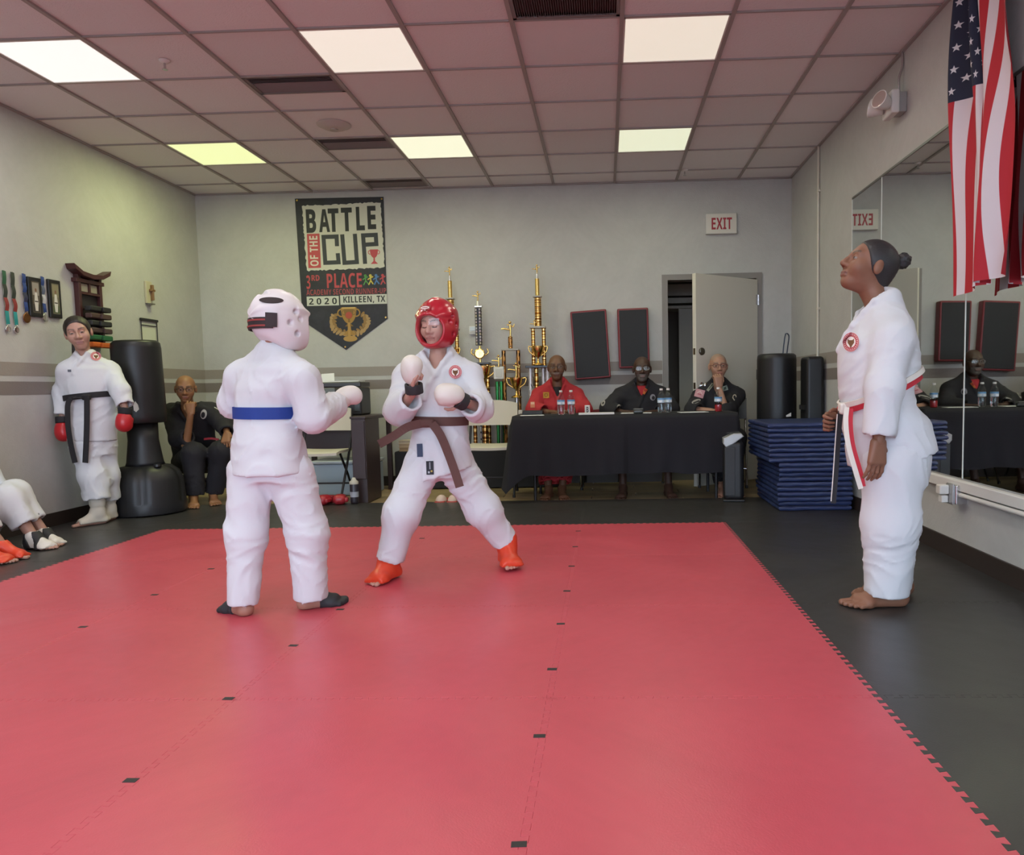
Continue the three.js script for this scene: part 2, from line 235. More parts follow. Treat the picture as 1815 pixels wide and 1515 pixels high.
// ceiling: grid bars and 2 ft panels, three columns of lamps
const GX = -0.4853, GZ = -4.361, G = 0.6096;
const lampCells = new Set(), special = {};
{
  const ceil = struct('ceiling', span(XL - T, XR + T, HC + 0.1, HC + 0.22, ZB - T, ZF + T), mat(0.3, 0.3, 0.3, 0.9));
  const bars = []; for (let i = -5; i <= 3; i++) bars.push(box(0.024, 0.012, ZF - ZB, GX + i * G, HC + 0.002, (ZF + ZB) / 2)); for (let j = -12; j <= 5; j++) bars.push(box(XR - XL, 0.010, 0.013, (XL + XR) / 2, HC + 0.003, GZ - j * G));
  bars.push(span(XL, XL + 0.022, HC - 0.006, HC + 0.006, ZB, ZF), span(XR - 0.022, XR, HC - 0.006, HC + 0.006, ZB, ZF), span(XL, XR, HC - 0.006, HC + 0.006, ZB, ZB + 0.022));
  part('ceiling_grid', bars, mat(0.36, 0.33, 0.315, 0.6), ceil);
  for (const i of [-5, -2, 1]) for (const j of [0, 3, -3, -6, -9]) lampCells.add(i + ',' + j);
  const skip = new Set(['-3,1', '-3,3', '-3,5', '0,-1']);
  const fiss = [0, 1, 2].map(k => noiseTex(256, (x, y) => { const a = per(x, y, 60, 40 + k), b = per(x, y, 25, 50 + k); return 0.75 + 0.2 * a - (a + b > 0.75 ? 0.5 : 0); }));
  const tints = [[0.80, 0.785, 0.785], [0.77, 0.755, 0.755], [0.82, 0.805, 0.80]].map((c, k) => mat(...c, 0.92, { bumpMap: tiled(fiss[k], 1.6), bumpScale: 0.002 }));
  const full = metreUV(box(G - 0.004, 0.014, G - 0.004)), shapes = {};
  for (let i = -6; i <= 3; i++) for (let j = -12; j <= 6; j++) {
    if (lampCells.has(i + ',' + j)) continue;
    let x0 = Math.max(XL, GX + i * G), x1 = Math.min(XR, GX + (i + 1) * G), z1 = Math.min(ZF, GZ - j * G), z0 = Math.max(ZB, GZ - (j + 1) * G); if (x1 - x0 < 0.03 || z1 - z0 < 0.03) continue;
    if (skip.has(i + ',' + j)) { special[i + ',' + j] = [x0, x1, z0, z1]; if (i === 0) continue; z1 -= 0.3; }
    const w = x1 - x0, d = z1 - z0, key = w.toFixed(3) + d.toFixed(3), g = w > 0.605 && d > 0.605 ? full : shapes[key] ??= metreUV(box(w - 0.004, 0.014, d - 0.004));
    const p = part('ceiling_panel', g, tints[(i * 7 + j * 5 + 70) % 3], ceil); p.position.set((x0 + x1) / 2, HC + 0.0155, (z0 + z1) / 2); p.rotation.y = Math.abs(w - d) < 0.01 ? ((i + j * 3 + 40) % 4) * Math.PI / 2 : 0;
  }
  // air vents
  const vm = mat(0.22, 0.20, 0.195, 0.7);
  for (const k of ['-3,1', '-3,3', '-3,5']) {
    const [x0, x1, z0, z1] = special[k], far = { '-3,1': 'round ceiling detector and two lamps', '-3,3': 'ceiling detector', '-3,5': 'top of the black banner' }[k];
    const v = thing('ceiling_vent', { '-3,1': 'dusty dark slot vent in the ceiling, the one farthest from the back wall', '-3,3': 'dusty dark slot vent in the ceiling beside the round detector', '-3,5': 'dusty dark slot vent in the ceiling above the black banner' }[k], 'vent', [(x0 + x1) / 2, HC, z1 - 0.15], 0, 'slot vents in the ceiling');
    part('frame', join([box(x1 - x0 - 0.02, 0.008, 0.02, 0, 0.004, 0.135), box(x1 - x0 - 0.02, 0.008, 0.02, 0, 0.004, -0.135), box(0.02, 0.008, 0.29, -0.28, 0.004, 0), box(0.02, 0.008, 0.29, 0.28, 0.004, 0)]), vm, v);
    for (let s = -5; s <= 5; s++) { const b = part('slat', box(0.56, 0.002, 0.03), vm, v); b.position.set(0, 0.012, s * 0.0235); b.rotation.x = s > 0 ? 0.6 : -0.6; }
    part('backing', box(0.58, 0.004, 0.29, 0, 0.03, 0), mat(0.11, 0.10, 0.10, 0.9), v);
  }
  { const [x0, x1, z0, z1] = special['0,-1'], v = thing('return_grille', 'large square dark return air grille in the ceiling', 'vent', [(x0 + x1) / 2, HC, (z0 + z1) / 2]);
    part('frame', join([box(0.59, 0.008, 0.025, 0, 0.004, 0.285), box(0.59, 0.008, 0.025, 0, 0.004, -0.285), box(0.025, 0.008, 0.59, 0.285, 0.004, 0), box(0.025, 0.008, 0.59, -0.285, 0.004, 0)]), vm, v);
    const sg = box(0.002, 0.018, 0.55); for (let s = -22; s <= 22; s++) part('slat', sg, mat(0.17, 0.145, 0.145, 0.7), v).position.set(s * 0.0125, 0.011, 0); part('backing', box(0.58, 0.004, 0.58, 0, 0.03, 0), mat(0.11, 0.10, 0.10, 0.9), v); }
  // recessed lamps: white frame, glowing lens, area light of the lens' size
  // lens colour, relative power, word for it
  const tone = { '-5,0': [[1, 1, 0.97], 1.3, 'bright white'], '-2,0': [[1, 0.95, 0.82], 0.95, 'cream'], '1,0': [[1, 0.94, 0.78], 0.9, 'cream'], '-5,3': [[0.90, 1, 0.45], 1.9, 'yellow-green'], '-2,3': [[0.97, 1, 0.72], 1.25, 'pale yellow'], '1,3': [[0.93, 1, 0.72], 1.0, 'pale green'] };
  const where = { '-5,0': 'above the left wall side of the mat', '-2,0': 'beside the dusty vent farthest from the back wall', '1,0': 'beside the large return air grille', '-5,3': 'near the left wall by the belt rack', '-2,3': 'beside the vent by the round detector', '1,3': 'on the back row facing the exit sign' };
  for (const i of [-5, -2, 1]) for (const j of [0, 3, -3, -6, -9]) {
    const k = i + ',' + j, [c, s] = tone[k] ?? [[1, 0.97, 0.9], 1]; const x = GX + (i + 0.5) * G, z = GZ - (j + 0.5) * G;
    const l = thing('ceiling_lamp', tone[k] ? `square ceiling lamp with a ${tone[k][2]} lens ${where[k]}` : 'square recessed ceiling lamp with a white lens over the front part of the room', 'lamp', [x, HC, z], 0, 'square lamps in the ceiling grid');
    part('frame', join([box(0.6, 0.012, 0.016, 0, 0.004, 0.292), box(0.6, 0.012, 0.016, 0, 0.004, -0.292), box(0.016, 0.012, 0.6, 0.292, 0.004, 0), box(0.016, 0.012, 0.6, -0.292, 0.004, 0)]), white, l);
    part('housing', box(0.6, 0.06, 0.6, 0, 0.05, 0), white, l);
    part('lens', box(0.572, 0.006, 0.572, 0, 0.005, 0), new THREE.MeshStandardMaterial({ color: C(0.85, 0.85, 0.8), roughness: 0.5, emissive: C(...c), emissiveIntensity: 0.5 * Math.min(1.15, s) }), l);
    const a = new THREE.RectAreaLight(C(...c), LAMP_POWER * s, 0.57, 0.57); a.position.set(x, HC - 0.004, z); a.lookAt(x, 0, z); a.name = 'lamp_light'; scene.add(a);
  }
  const det = thing('smoke_detector', 'flat round white detector on the ceiling between two dusty vents', 'detector', [-2.03, HC, -5.9]); const dg = lathe([[0.0001, -0.03], [0.06, -0.03], [0.085, -0.02], [0.11, -0.006], [0.125, 0], [0.125, 0.006]], 32); part('housing', dg, mat(0.55, 0.50, 0.45, 0.6), det); part('sensor', cyl(0.03, 0.03, 0.008, 0, -0.037, 0), mat(0.45, 0.42, 0.38, 0.6), det);
  for (const [x, z, w] of [[-2.64, -4.7, 'between the bright white lamp and the cream one'], [0.78, -7.4, 'near the back wall by the exit sign']]) { const s = thing('sprinkler', 'small white sprinkler head on the ceiling ' + w, 'sprinkler', [x, HC, z]); part('escutcheon', lathe([[0.0001, -0.012], [0.018, -0.012], [0.032, 0], [0.032, 0.006]], 20), white, s); part('head', join([cyl(0.007, 0.007, 0.035, 0, -0.045, 0, 10), cyl(0.016, 0.016, 0.003, 0, -0.05, 0, 12)]), chrome, s); }
}
// mirrors on the right wall, in 4 ft sheets
{
  const mm = mat(0.74, 0.775, 0.75, 0.015, { metalness: 1 }), y0 = 0.442, y1 = 2.312, zs = [-5.88, -5.27, -4.045, -2.825, -1.605];
  for (let i = 0; i < 4; i++) {
    const a = zs[i], b = zs[i + 1], t = thing('wall_mirror', ['narrow mirror sheet on the right wall, closest to the blue mat stack', 'tall mirror sheet behind the woman with the red and white belt', 'tall mirror sheet on the right wall behind the flag', 'tall mirror sheet on the right wall, farthest from the back wall'][i], 'mirror', [XR - 0.005, y0, (a + b) / 2], 0, 'mirror sheets on the right wall');
    part('glass', box(0.006, y1 - y0, b - a - 0.004, 0, (y1 - y0) / 2, 0), mm, t); part('edge_strip', box(0.003, y1 - y0, 0.006, -0.004, (y1 - y0) / 2, -(b - a) / 2), mat(0.7, 0.74, 0.7, 0.3), t);
    part('clip', box(0.006, 0.03, 0.03, -0.004, 0.004, 0.2), chrome, t);
  }
  struct('trim_2', span(XR - 0.012, XR, y1, y1 + 0.014, -5.88, -1.6), mat(0.2, 0.2, 0.19, 0.4, { metalness: 0.7 }));
  struct('trim_3', join([rbox(0.04, 0.055, 4.4, 0.006, XR - 0.02, 0.405, -3.69)]), white);
  // corner conduit, emergency lamp, outlet
  solo('corner_conduit', join([bar(V(XR - 0.012, 0.0, -6.78), V(XR - 0.012, HC, -6.78), 0.011), box(0.02, 0.02, 0.05, XR - 0.01, 1.6, -6.78), box(0.02, 0.02, 0.05, XR - 0.01, 2.6, -6.78)]), cream, 'thin cream conduit running up the right wall by the corner', 'conduit');
  const e = thing('emergency_lamp', 'white twin-head emergency lamp with conduit on the right wall', 'lamp', [XR, 2.66, -4.93]);
  part('conduit', tube([[-0.03, 0.08, 0], [-0.03, 0.16, 0.0], [-0.012, 0.22, 0.0], [-0.012, 0.315, 0]], 0.008, 20), chrome, e); part('junction_box', rbox(0.05, 0.12, 0.11, 0.006, -0.025, 0, 0), mat(0.36, 0.36, 0.35, 0.5), e); part('housing', rbox(0.05, 0.14, 0.17, 0.012, -0.075, 0, -0.01), white, e);
  for (const s of [-1, 1]) { const h = new THREE.Group(); const b = part('lamp_head', lathe([[0.0001, -0.05], [0.03, -0.05], [0.042, -0.02], [0.055, 0.03], [0.055, 0.036], [0.0001, 0.036]], 24), white, e); b.position.set(-0.15, 0.0, s * 0.062 + 0.0); b.rotation.set(0, 0, 1.25); b.rotateX(s * 0.5); const q = part('reflector', lathe([[0.0001, 0.037], [0.02, 0.039], [0.047, 0.037], [0.05, 0.036]], 24), mat(0.75, 0.62, 0.58, 0.15, { metalness: 0.6 }), b); }
  const o = thing('outlet_box', 'metal outlet box with white plug and conduit below the mirror', 'outlet', [XR, 0.36, -4.06]);
  part('box', rbox(0.06, 0.10, 0.12, 0.006, -0.03, 0, 0), chrome, o); part('cover_plate', rbox(0.006, 0.11, 0.075, 0.002, -0.063, 0, 0), mat(0.5, 0.5, 0.49, 0.35, { metalness: 0.8 }), o); part('plug', join([rbox(0.05, 0.05, 0.055, 0.008, -0.09, 0.02, -0.03), rbox(0.035, 0.04, 0.045, 0.006, -0.085, -0.03, -0.03)]), white, o); part('conduit', bar(V(-0.035, 0, 0.05), V(-0.03, 0.0, 2.3), 0.012), white, o);
}
// ───────────────────────────── things on the walls ─────────────────────────────
function fit(x, s, x0, y0, x1, y1, col, font = 'bold 100px sans-serif') { x.save(); x.font = font; x.fillStyle = col; x.textBaseline = 'alphabetic'; const w = x.measureText(s).width; x.translate(x0, y1); x.scale((x1 - x0) / w, (y1 - y0) / 73); x.fillText(s, 0, 0); x.restore(); }
{ // banner
  const P = [[-3.107, 2.914], [-2.202, 2.907], [-2.207, 1.691], [-2.648, 1.386], [-3.085, 1.69]];
  const tex = canvasTex(760, 1240, (x, w, h) => {
    x.fillStyle = '#25262e'; x.fillRect(0, 0, w, h);
    for (let i = 0; i < 260; i++) { x.fillStyle = `rgba(${60 + rnd() * 40 | 0},${60 + rnd() * 30 | 0},${70 + rnd() * 40 | 0},0.05)`; x.beginPath(); x.arc(rnd() * w, rnd() * h, 20 + rnd() * 60, 0, 7); x.fill(); }
    x.scale(w / 780, h / 1315); x.translate(-112, -104);
    x.fillStyle = '#c9c8bb'; x.beginPath(); for (let i = 0; i <= 40; i++) x.lineTo(168 + i * 17.3, 166 - i * 0.25 + rnd() * 12 - 6); for (let i = 0; i <= 34; i++) x.lineTo(860 + rnd() * 10 + i * 0.4, 160 + i * 16); for (let i = 40; i >= 0; i--) x.lineTo(190 + i * 17, 726 - i * 0.3 + rnd() * 12 - 6); for (let i = 34; i >= 0; i--) x.lineTo(166 + rnd() * 10 + i * 0.5, 170 + i * 16); x.fill();
    const K = '#26272d', RED = '#b9464e';
    for (const [s, a, b, c, d] of [['B', 190, 198, 296, 395], ['A', 318, 202, 408, 392], ['T', 396, 196, 492, 392], ['T', 512, 192, 610, 390], ['L', 632, 188, 722, 386], ['E', 732, 184, 826, 378]]) fit(x, s, a, b, c, d, K, '900 100px sans-serif');
    x.strokeStyle = '#33363e'; x.lineWidth = 36; x.lineJoin = 'miter';
    x.beginPath(); x.moveTo(466, 520); x.lineTo(466, 437); x.lineTo(350, 438); x.lineTo(356, 660); x.lineTo(474, 658); x.lineTo(470, 580); x.stroke();
    x.beginPath(); x.moveTo(516, 420); x.lineTo(526, 664); x.lineTo(636, 660); x.lineTo(628, 418); x.stroke();
    x.beginPath(); x.moveTo(708, 678); x.lineTo(700, 434); x.lineTo(812, 432); x.lineTo(814, 510); x.lineTo(704, 514); x.stroke();
    x.fillStyle = RED; x.fillRect(204, 408, 112, 294); x.save(); x.translate(296, 690); x.rotate(-Math.PI / 2); fit(x, 'OF THE', 0, -74, 268, 0, '#d6cfc4'); x.restore();
    const cup = (cx, cy, s, c) => { x.fillStyle = c; x.strokeStyle = c; x.lineWidth = 6 * s; x.beginPath(); x.moveTo(cx - 36 * s, cy); x.lineTo(cx + 36 * s, cy); x.quadraticCurveTo(cx + 34 * s, cy + 60 * s, cx + 6 * s, cy + 72 * s); x.lineTo(cx + 8 * s, cy + 100 * s); x.lineTo(cx + 32 * s, cy + 124 * s); x.lineTo(cx - 32 * s, cy + 124 * s); x.lineTo(cx - 8 * s, cy + 100 * s); x.lineTo(cx - 6 * s, cy + 72 * s); x.quadraticCurveTo(cx - 34 * s, cy + 60 * s, cx - 36 * s, cy); x.fill(); x.beginPath(); x.arc(cx - 34 * s, cy + 24 * s, 16 * s, 1.4, 4.6); x.stroke(); x.beginPath(); x.arc(cx + 34 * s, cy + 24 * s, 16 * s, -1.5, 1.7); x.stroke(); };
    cup(790, 556, 1, '#b84650');
    fit(x, '3', 178, 762, 218, 880, RED); fit(x, 'RD', 222, 762, 302, 812, RED); fit(x, 'PLACE', 352, 752, 680, 878, RED);
    [['#4f8f4a', 705], ['#c9b64c', 750], ['#4a78b0', 800], ['#b8464e', 858]].forEach(([c, px], i) => { x.strokeStyle = c; x.lineWidth = 11; x.lineCap = 'round'; x.beginPath(); x.arc(px, 780, 7, 0, 7); x.stroke(); x.beginPath(); x.moveTo(px, 792); x.lineTo(px + 2, 822); x.lineTo(px - 16, 856); x.moveTo(px + 2, 822); x.lineTo(px + (i % 2 ? 20 : 24), 850); x.moveTo(px - 22, 812); x.lineTo(px, 798); x.lineTo(px + 20, 790); x.stroke(); });
    fit(x, 'ACADEMY SECOND RUNNER-UP', 176, 888, 886, 936, '#9d4248');
    x.fillStyle = '#c4c6bd'; x.fillRect(176, 948, 286, 82); x.fillRect(474, 942, 420, 84);
    fit(x, '2 0 2 0', 192, 962, 446, 1018, K); fit(x, 'KILLEEN, TX', 496, 952, 874, 1008, K);
    for (const s of [-1, 1]) for (let i = 0; i < 9; i++) { const a = 2.05 - i * 0.24, cx = 548 + s * Math.sin(a) * 165 * (0.9 + i * 0.012), cy = 1190 + -Math.cos(a) * -110 - 20; for (const q of [-1, 1]) { x.save(); x.translate(cx + q * s * 12, cy + q * 6); x.rotate(s * (a - 0.9) + q * 0.6); x.fillStyle = q > 0 ? '#a8895a' : '#8d6d3e'; x.beginPath(); x.ellipse(0, 0, 13, 28, 0, 0, 7); x.fill(); x.restore(); } }
    cup(545, 1050, 1.95, '#a07a3a'); cup(545, 1066, 1.2, '#7d5f30'); x.fillStyle = '#c8a866'; x.fillRect(486, 1048, 118, 12); x.fillStyle = '#a84a38'; x.beginPath(); x.arc(545, 1118, 30, 0, 7); x.fill(); x.fillStyle = '#b08a4a'; x.fillRect(532, 1180, 22, 120); x.beginPath(); x.ellipse(550, 1322, 62, 26, 0, 0, 7); x.fill();
  });
  const t = thing('wall_banner', 'dark pointed award banner reading BATTLE OF THE CUP on the back wall', 'banner', [-2.655, 1.386, ZB]);
  const g = plate(P.map(p => [p[0] + 2.655, p[1] - 1.386]), 0.003), uv = g.attributes.uv, ps = g.attributes.position;
  for (let i = 0; i < uv.count; i++) uv.setXY(i, (ps.getX(i) + 0.452) / 0.905, ps.getY(i) / 1.528);
  for (let i = 0; i < ps.count; i++) ps.setZ(i, ps.getZ(i) + 0.004);
  part('printed_cloth', g, mat(1, 1, 1, 0.6, { map: tex }), t);
  for (const [x, y] of [[-0.43, 1.51], [0.435, 1.50], [0.43, 0.32], [0, 0.03], [-0.41, 0.32]]) part('grommet', cyl(0.009, 0.009, 0.003, 0, 0, 0, 14).rotateX(Math.PI / 2), gold, t).position.set(x, y, 0.007);
}
{ // exit sign
  const t = thing('exit_sign', 'white exit sign with red letters on the back wall', 'sign', [1.172, 2.445, ZB]);
  part('housing', rbox(0.306, 0.2, 0.045, 0.006, 0, 0.1, 0.0235), mat(0.62, 0.61, 0.57, 0.5), t);
  const tx = canvasTex(384, 256, (x, w, h) => { x.fillStyle = '#d6d2c8'; x.fillRect(0, 0, w, h); fit(x, 'EXIT', 52, 48, 332, 208, '#a02a38', 'bold 100px sans-serif'); });
  const f = new THREE.PlaneGeometry(0.29, 0.185); part('face', f, mat(1, 1, 1, 0.5, { map: tx }), t).position.set(0, 0.1, 0.0468);
}
{ const t = thing('thermostat', 'small white thermostat on the back wall beside a trophy column', 'thermostat', [-1.335, 1.555, ZB]); part('housing', rbox(0.075, 0.085, 0.028, 0.006, 0, 0, 0.0145), white, t); part('cover', rbox(0.06, 0.045, 0.008, 0.003, 0, 0.012, 0.03), mat(0.6, 0.68, 0.74, 0.4), t); part('lip', box(0.06, 0.006, 0.006, 0, -0.025, 0.03), mat(0.4, 0.4, 0.38, 0.5), t); }
{ // striking pads
  const edge = mat(0.20, 0.022, 0.028, 0.45), face = mat(0.008, 0.0085, 0.01, 0.6);
  for (const [cx, cy, w, h, a, lab] of [[-0.142, 1.38, 0.36, 0.68, 0.055, 'larger tilted black striking pad with red edges on the back wall'], [0.288, 1.436, 0.307, 0.59, 0.02, 'smaller black striking pad with red edges beside the door frame']]) {
    const t = thing('striking_pad', lab, 'pad', [cx, cy, ZB], 0, 'striking pads on the back wall'); t.rotation.z = a;
    part('cushion', rbox(w, h, 0.10, 0.012, 0, 0, 0.053), edge, t, 'dark red vinyl edge'); part('face_panel', rbox(w - 0.03, h - 0.03, 0.02, 0.008, 0, 0, 0.096), face, t); part('handle', box(0.12, 0.03, 0.004, 0, h / 2 - 0.1, 0.0015), face, t);
  }
}
// left wall: medals, framed photographs, belt rack, plaque, notice holder
{
  const X = XL + 0.004, ribbon = (z, y0, y1, cols, disc, dm, label) => {
    const t = thing('medal', label, 'medal', [XL, y0, z], 0, 'medals on the left wall'); const n = cols.length, L = (y0 - y1);
    cols.forEach((c, i) => part('ribbon', strap([V(0.012, -L * i / n, 0.006 * Math.sin(i)), V(0.016, -L * (i + 0.5) / n, 0.004 * Math.sin(i * 2 + 1)), V(0.012, -L * (i + 1) / n, 0.006 * Math.sin(i + 1))], V(0, 0, 1), 0.03, 0.003), mat(...c, 0.6), t));
    const d = lathe([[0.0001, -0.003], [disc, -0.003], [disc + 0.002, 0], [disc, 0.003], [disc * 0.8, 0.0035], [disc * 0.75, 0.002], [0.0001, 0.002]], 24); d.rotateZ(-Math.PI / 2); part('disc', d, dm, t).position.set(0.012, -L - disc - 0.012, 0); part('ring', new THREE.TorusGeometry(0.007, 0.0015, 6, 12), dm, t).position.set(0.012, -L - 0.006, 0); part('pin', cyl(0.003, 0.003, 0.014, 0, 0, 0, 8).rotateZ(-Math.PI / 2), chrome, t);
  };
  const teal = [0.02, 0.28, 0.28], blk = [0.03, 0.04, 0.035], rd = [0.25, 0.03, 0.03], bl = [0.02, 0.05, 0.22], gr = [0.02, 0.10, 0.05];
  ribbon(-5.185, 1.835, 1.47, [gr, blk, rd, teal], 0.022, silver, 'medal on a black, red and teal ribbon with a green top'); ribbon(-5.26, 1.835, 1.47, [blk, blk, rd, teal], 0.022, silver, 'medal on a black, red and teal ribbon with a dark top');
  ribbon(-5.365, 1.84, 1.575, [bl, bl, [0.03, 0.03, 0.08], bl], 0.034, mat(0.35, 0.16, 0.07, 0.3, { metalness: 1 }), 'bronze medal hanging from a dark blue ribbon'); ribbon(-5.545, 1.845, 1.585, [bl, [0.1, 0.12, 0.2], [0.5, 0.5, 0.55], bl], 0.026, silver, 'silver medal on a blue and white ribbon between two frames');
  const photo = (k) => canvasTex(128, 256, (x, w, h) => { x.fillStyle = k ? '#6f6a58' : '#5a5248'; x.fillRect(0, 0, w, h); x.fillStyle = k ? '#8a8468' : '#9a938a'; x.fillRect(10, 10, w - 20, h * 0.4); x.fillStyle = k ? '#4f5b40' : '#3a3430'; x.fillRect(10, h * 0.72, w - 20, h * 0.25); x.fillStyle = '#d6d2cc'; x.beginPath(); x.moveTo(46, 90); x.lineTo(84, 90); x.lineTo(98, 170); x.lineTo(86, 240); x.lineTo(42, 240); x.lineTo(32, 170); x.fill(); x.fillStyle = '#7d5a48'; x.beginPath(); x.arc(65, 70, 15, 0, 7); x.fill(); x.fillStyle = '#2c2622'; x.fillRect(38, 158, 56, 9); });
  [[-5.455, 1.685, 'black-framed photograph between the bronze and silver medals'], [-5.655, 1.695, 'black-framed photograph closest to the belt rack']].forEach(([z, y, lab], k) => {
    const t = thing('photo_frame', lab, 'frame', [XL, y, z], 0, 'framed photographs on the left wall'); part('frame', rbox(0.022, 0.285, 0.125, 0.006, 0.0115, 0, 0), mat(0.012, 0.012, 0.013, 0.3), t);
    const f = new THREE.PlaneGeometry(0.075, 0.225); f.rotateY(Math.PI / 2); part('print', f, mat(1, 1, 1, 0.35, { map: photo(k) }), t).position.set(0.0232, 0, 0); });
  const r = thing('belt_rack', 'dark red wooden belt rack with curved gate top on the left wall', 'rack', [XL, 1.36, -6.03]), wood = mat(0.06, 0.018, 0.018, 0.4), dk = mat(0.02, 0.014, 0.016, 0.5);
  const top = plate([[-0.22, 0.645], [-0.12, 0.60], [0, 0.588], [0.12, 0.60], [0.22, 0.645], [0.205, 0.605], [0.12, 0.565], [0, 0.55], [-0.12, 0.565], [-0.205, 0.605]], 0.07, 0.004); top.rotateY(Math.PI / 2); part('gate_beam', top, wood, r).position.set(0.004, -0.02, 0);
  for (const s of [-1, 1]) part('post', rbox(0.04, 0.56, 0.032, 0.003, 0.022, 0.28, s * 0.125), wood, r);
  part('lintel', rbox(0.045, 0.03, 0.33, 0.003, 0.024, 0.51, 0), wood, r); part('back_board', box(0.012, 0.42, 0.22, 0.008, 0.21, 0), dk, r); for (let i = 0; i < 6; i++) part('peg', bar(V(0.012, 0.295 - i * 0.057, 0.06), V(0.056, 0.295 - i * 0.057, 0.06), 0.006), wood, r); part('name_board', box(0.01, 0.06, 0.2, 0.02, 0.46, 0), mat(0.30, 0.27, 0.22, 0.6), r); part('centre_post', box(0.02, 0.07, 0.02, 0.026, 0.46, 0), wood, r); part('cross_rail', box(0.04, 0.018, 0.22, 0.022, 0.415, 0), wood, r);
  [['black', 0.02, 0.02, 0.02, 'with a green end'], ['brown', 0.075, 0.04, 0.035, 'second from the top'], ['black', 0.022, 0.022, 0.024, 'between two brown belts'], ['brown', 0.07, 0.04, 0.04, 'above the green belt'], ['green', 0.02, 0.13, 0.05, ''], ['orange', 0.62, 0.13, 0.02, '']].forEach(([n, a, b, c, w], i) => {
    const t = thing('martial_arts_belt', `folded ${n} belt on the dark red rack${w ? ' ' + w : ''}`, 'belt', [XL + 0.08, 1.655 - i * 0.057, -6.03], 0, 'belts on the wall rack'); const m = mat(a, b, c, 0.7); part('folded_band', rbox(0.06, 0.042, 0.25, 0.012, 0.005, 0, -0.01), m, t); part('hanging_end', rbox(0.02, 0.038, 0.09, 0.006, 0.044, -0.004, -0.05 + 0.02 * (i % 3)), m, t); });
  const p = thing('wall_plaque', 'small cream wall plaque with a brown figure on the left wall', 'plaque', [XL, 1.79, -6.86]); part('board', rbox(0.02, 0.2, 0.09, 0.004, 0.011, 0.1, 0), mat(0.5, 0.46, 0.33, 0.6), p); part('figure', join([rbox(0.03, 0.14, 0.018, 0.006, 0.036, 0.1, -0.02), rbox(0.03, 0.022, 0.06, 0.006, 0.036, 0.12, -0.02)]), mat(0.22, 0.12, 0.05, 0.5), p); part('foot', box(0.05, 0.012, 0.06, 0.026, -0.004, 0), mat(0.16, 0.15, 0.13, 0.6), p);
  const h = thing('notice_holder', 'black wire notice holder with paper on the left wall', 'holder', [XL, 1.44, -6.84]); part('wire', [bar(V(0.012, 0, 0.12), V(0.012, 0.2, 0.12), 0.004), bar(V(0.012, 0, -0.12), V(0.012, 0.2, -0.12), 0.004), bar(V(0.012, 0.15, 0.12), V(0.012, 0.15, -0.12), 0.004)], darkMetal, h); part('clip_bar', rbox(0.02, 0.022, 0.26, 0.004, 0.014, 0.2, 0), darkMetal, h); part('sheet', box(0.002, 0.17, 0.21, 0.005, 0.09, 0), mat(0.6, 0.62, 0.52, 0.8), h);
}
// ───────────────────────────── flag on the right wall ─────────────────────────────
{
  const tex = canvasTex(1024, 1706, (x, w, h) => { // hung upright: stripes run down, canton at the upper left
    for (let i = 0; i < 13; i++) { x.fillStyle = i % 2 ? '#d9cfd4' : '#b3202e'; x.fillRect(i * w / 13, 0, w / 13 + 1, h); }
    x.fillStyle = '#1b2038'; x.fillRect(0, 0, w * 7 / 13, h * 0.4); x.fillStyle = '#d6d3d6';
    for (let r = 0; r < 11; r++) for (let c = 0; c < (r % 2 ? 4 : 5); c++) { const sx = (c * 2 + (r % 2 ? 2 : 1)) * w * 7 / 130, sy = (r + 1) * h * 0.4 / 12, R = 24; x.beginPath(); for (let k = 0; k < 10; k++) { const a = k * Math.PI / 5 - Math.PI / 2, q = k % 2 ? R * 0.4 : R; x.lineTo(sx + q * Math.cos(a), sy + q * Math.sin(a)); } x.fill(); }
  });
  const t = thing('flag', 'American flag hanging upright in folds in front of the mirror', 'flag', [1.79, 1.4, -3.74]), N = 130, M = 60, pos = [], uv = [], idx = [];
  for (let j = 0; j <= M; j++) for (let i = 0; i <= N; i++) {
    const u = i / N, v = j / M, y = 1.55 * (1 - v) + 0.0 + (v > 0.85 ? (v - 0.85) * (0.35 * (u - 0.5)) : 0);
    const ph = 6.2832 * (3.1 * u + 0.25 * Math.sin(v * 3.1 + u * 2) + 0.16 * Math.sin(v * 6 + 1.3)), amp = 0.046 * (0.75 + 0.35 * Math.sin(v * 4 + u * 5));
    const spread = 0.175 + 0.035 * v + 0.03 * Math.sin(v * 5); let z = (u - 0.5) * 2 * spread * -1 + 0.04 * Math.sin(ph * 0.5 + 0.8), x = -amp * Math.sin(ph) - 0.012;
    z *= -1; pos.push(clamp(x, -0.1, 0.062), y, z); uv.push(u, 1 - v);
  }
  for (let j = 0; j < M; j++) for (let i = 0; i < N; i++) { const a = j * (N + 1) + i; idx.push(a, a + N + 1, a + 1, a + 1, a + N + 1, a + N + 2); }
  const g = new THREE.BufferGeometry(); g.setAttribute('position', new THREE.Float32BufferAttribute(pos, 3)); g.setAttribute('uv', new THREE.Float32BufferAttribute(uv, 2)); g.setIndex(idx); g.computeVertexNormals();
  part('cloth', g, mat(1, 1, 1, 0.75, { map: tex, side: THREE.DoubleSide }), t); part('hanging_rod', bar(V(0, 1.56, -0.28), V(0, 1.56, 0.28), 0.008), white, t);
}
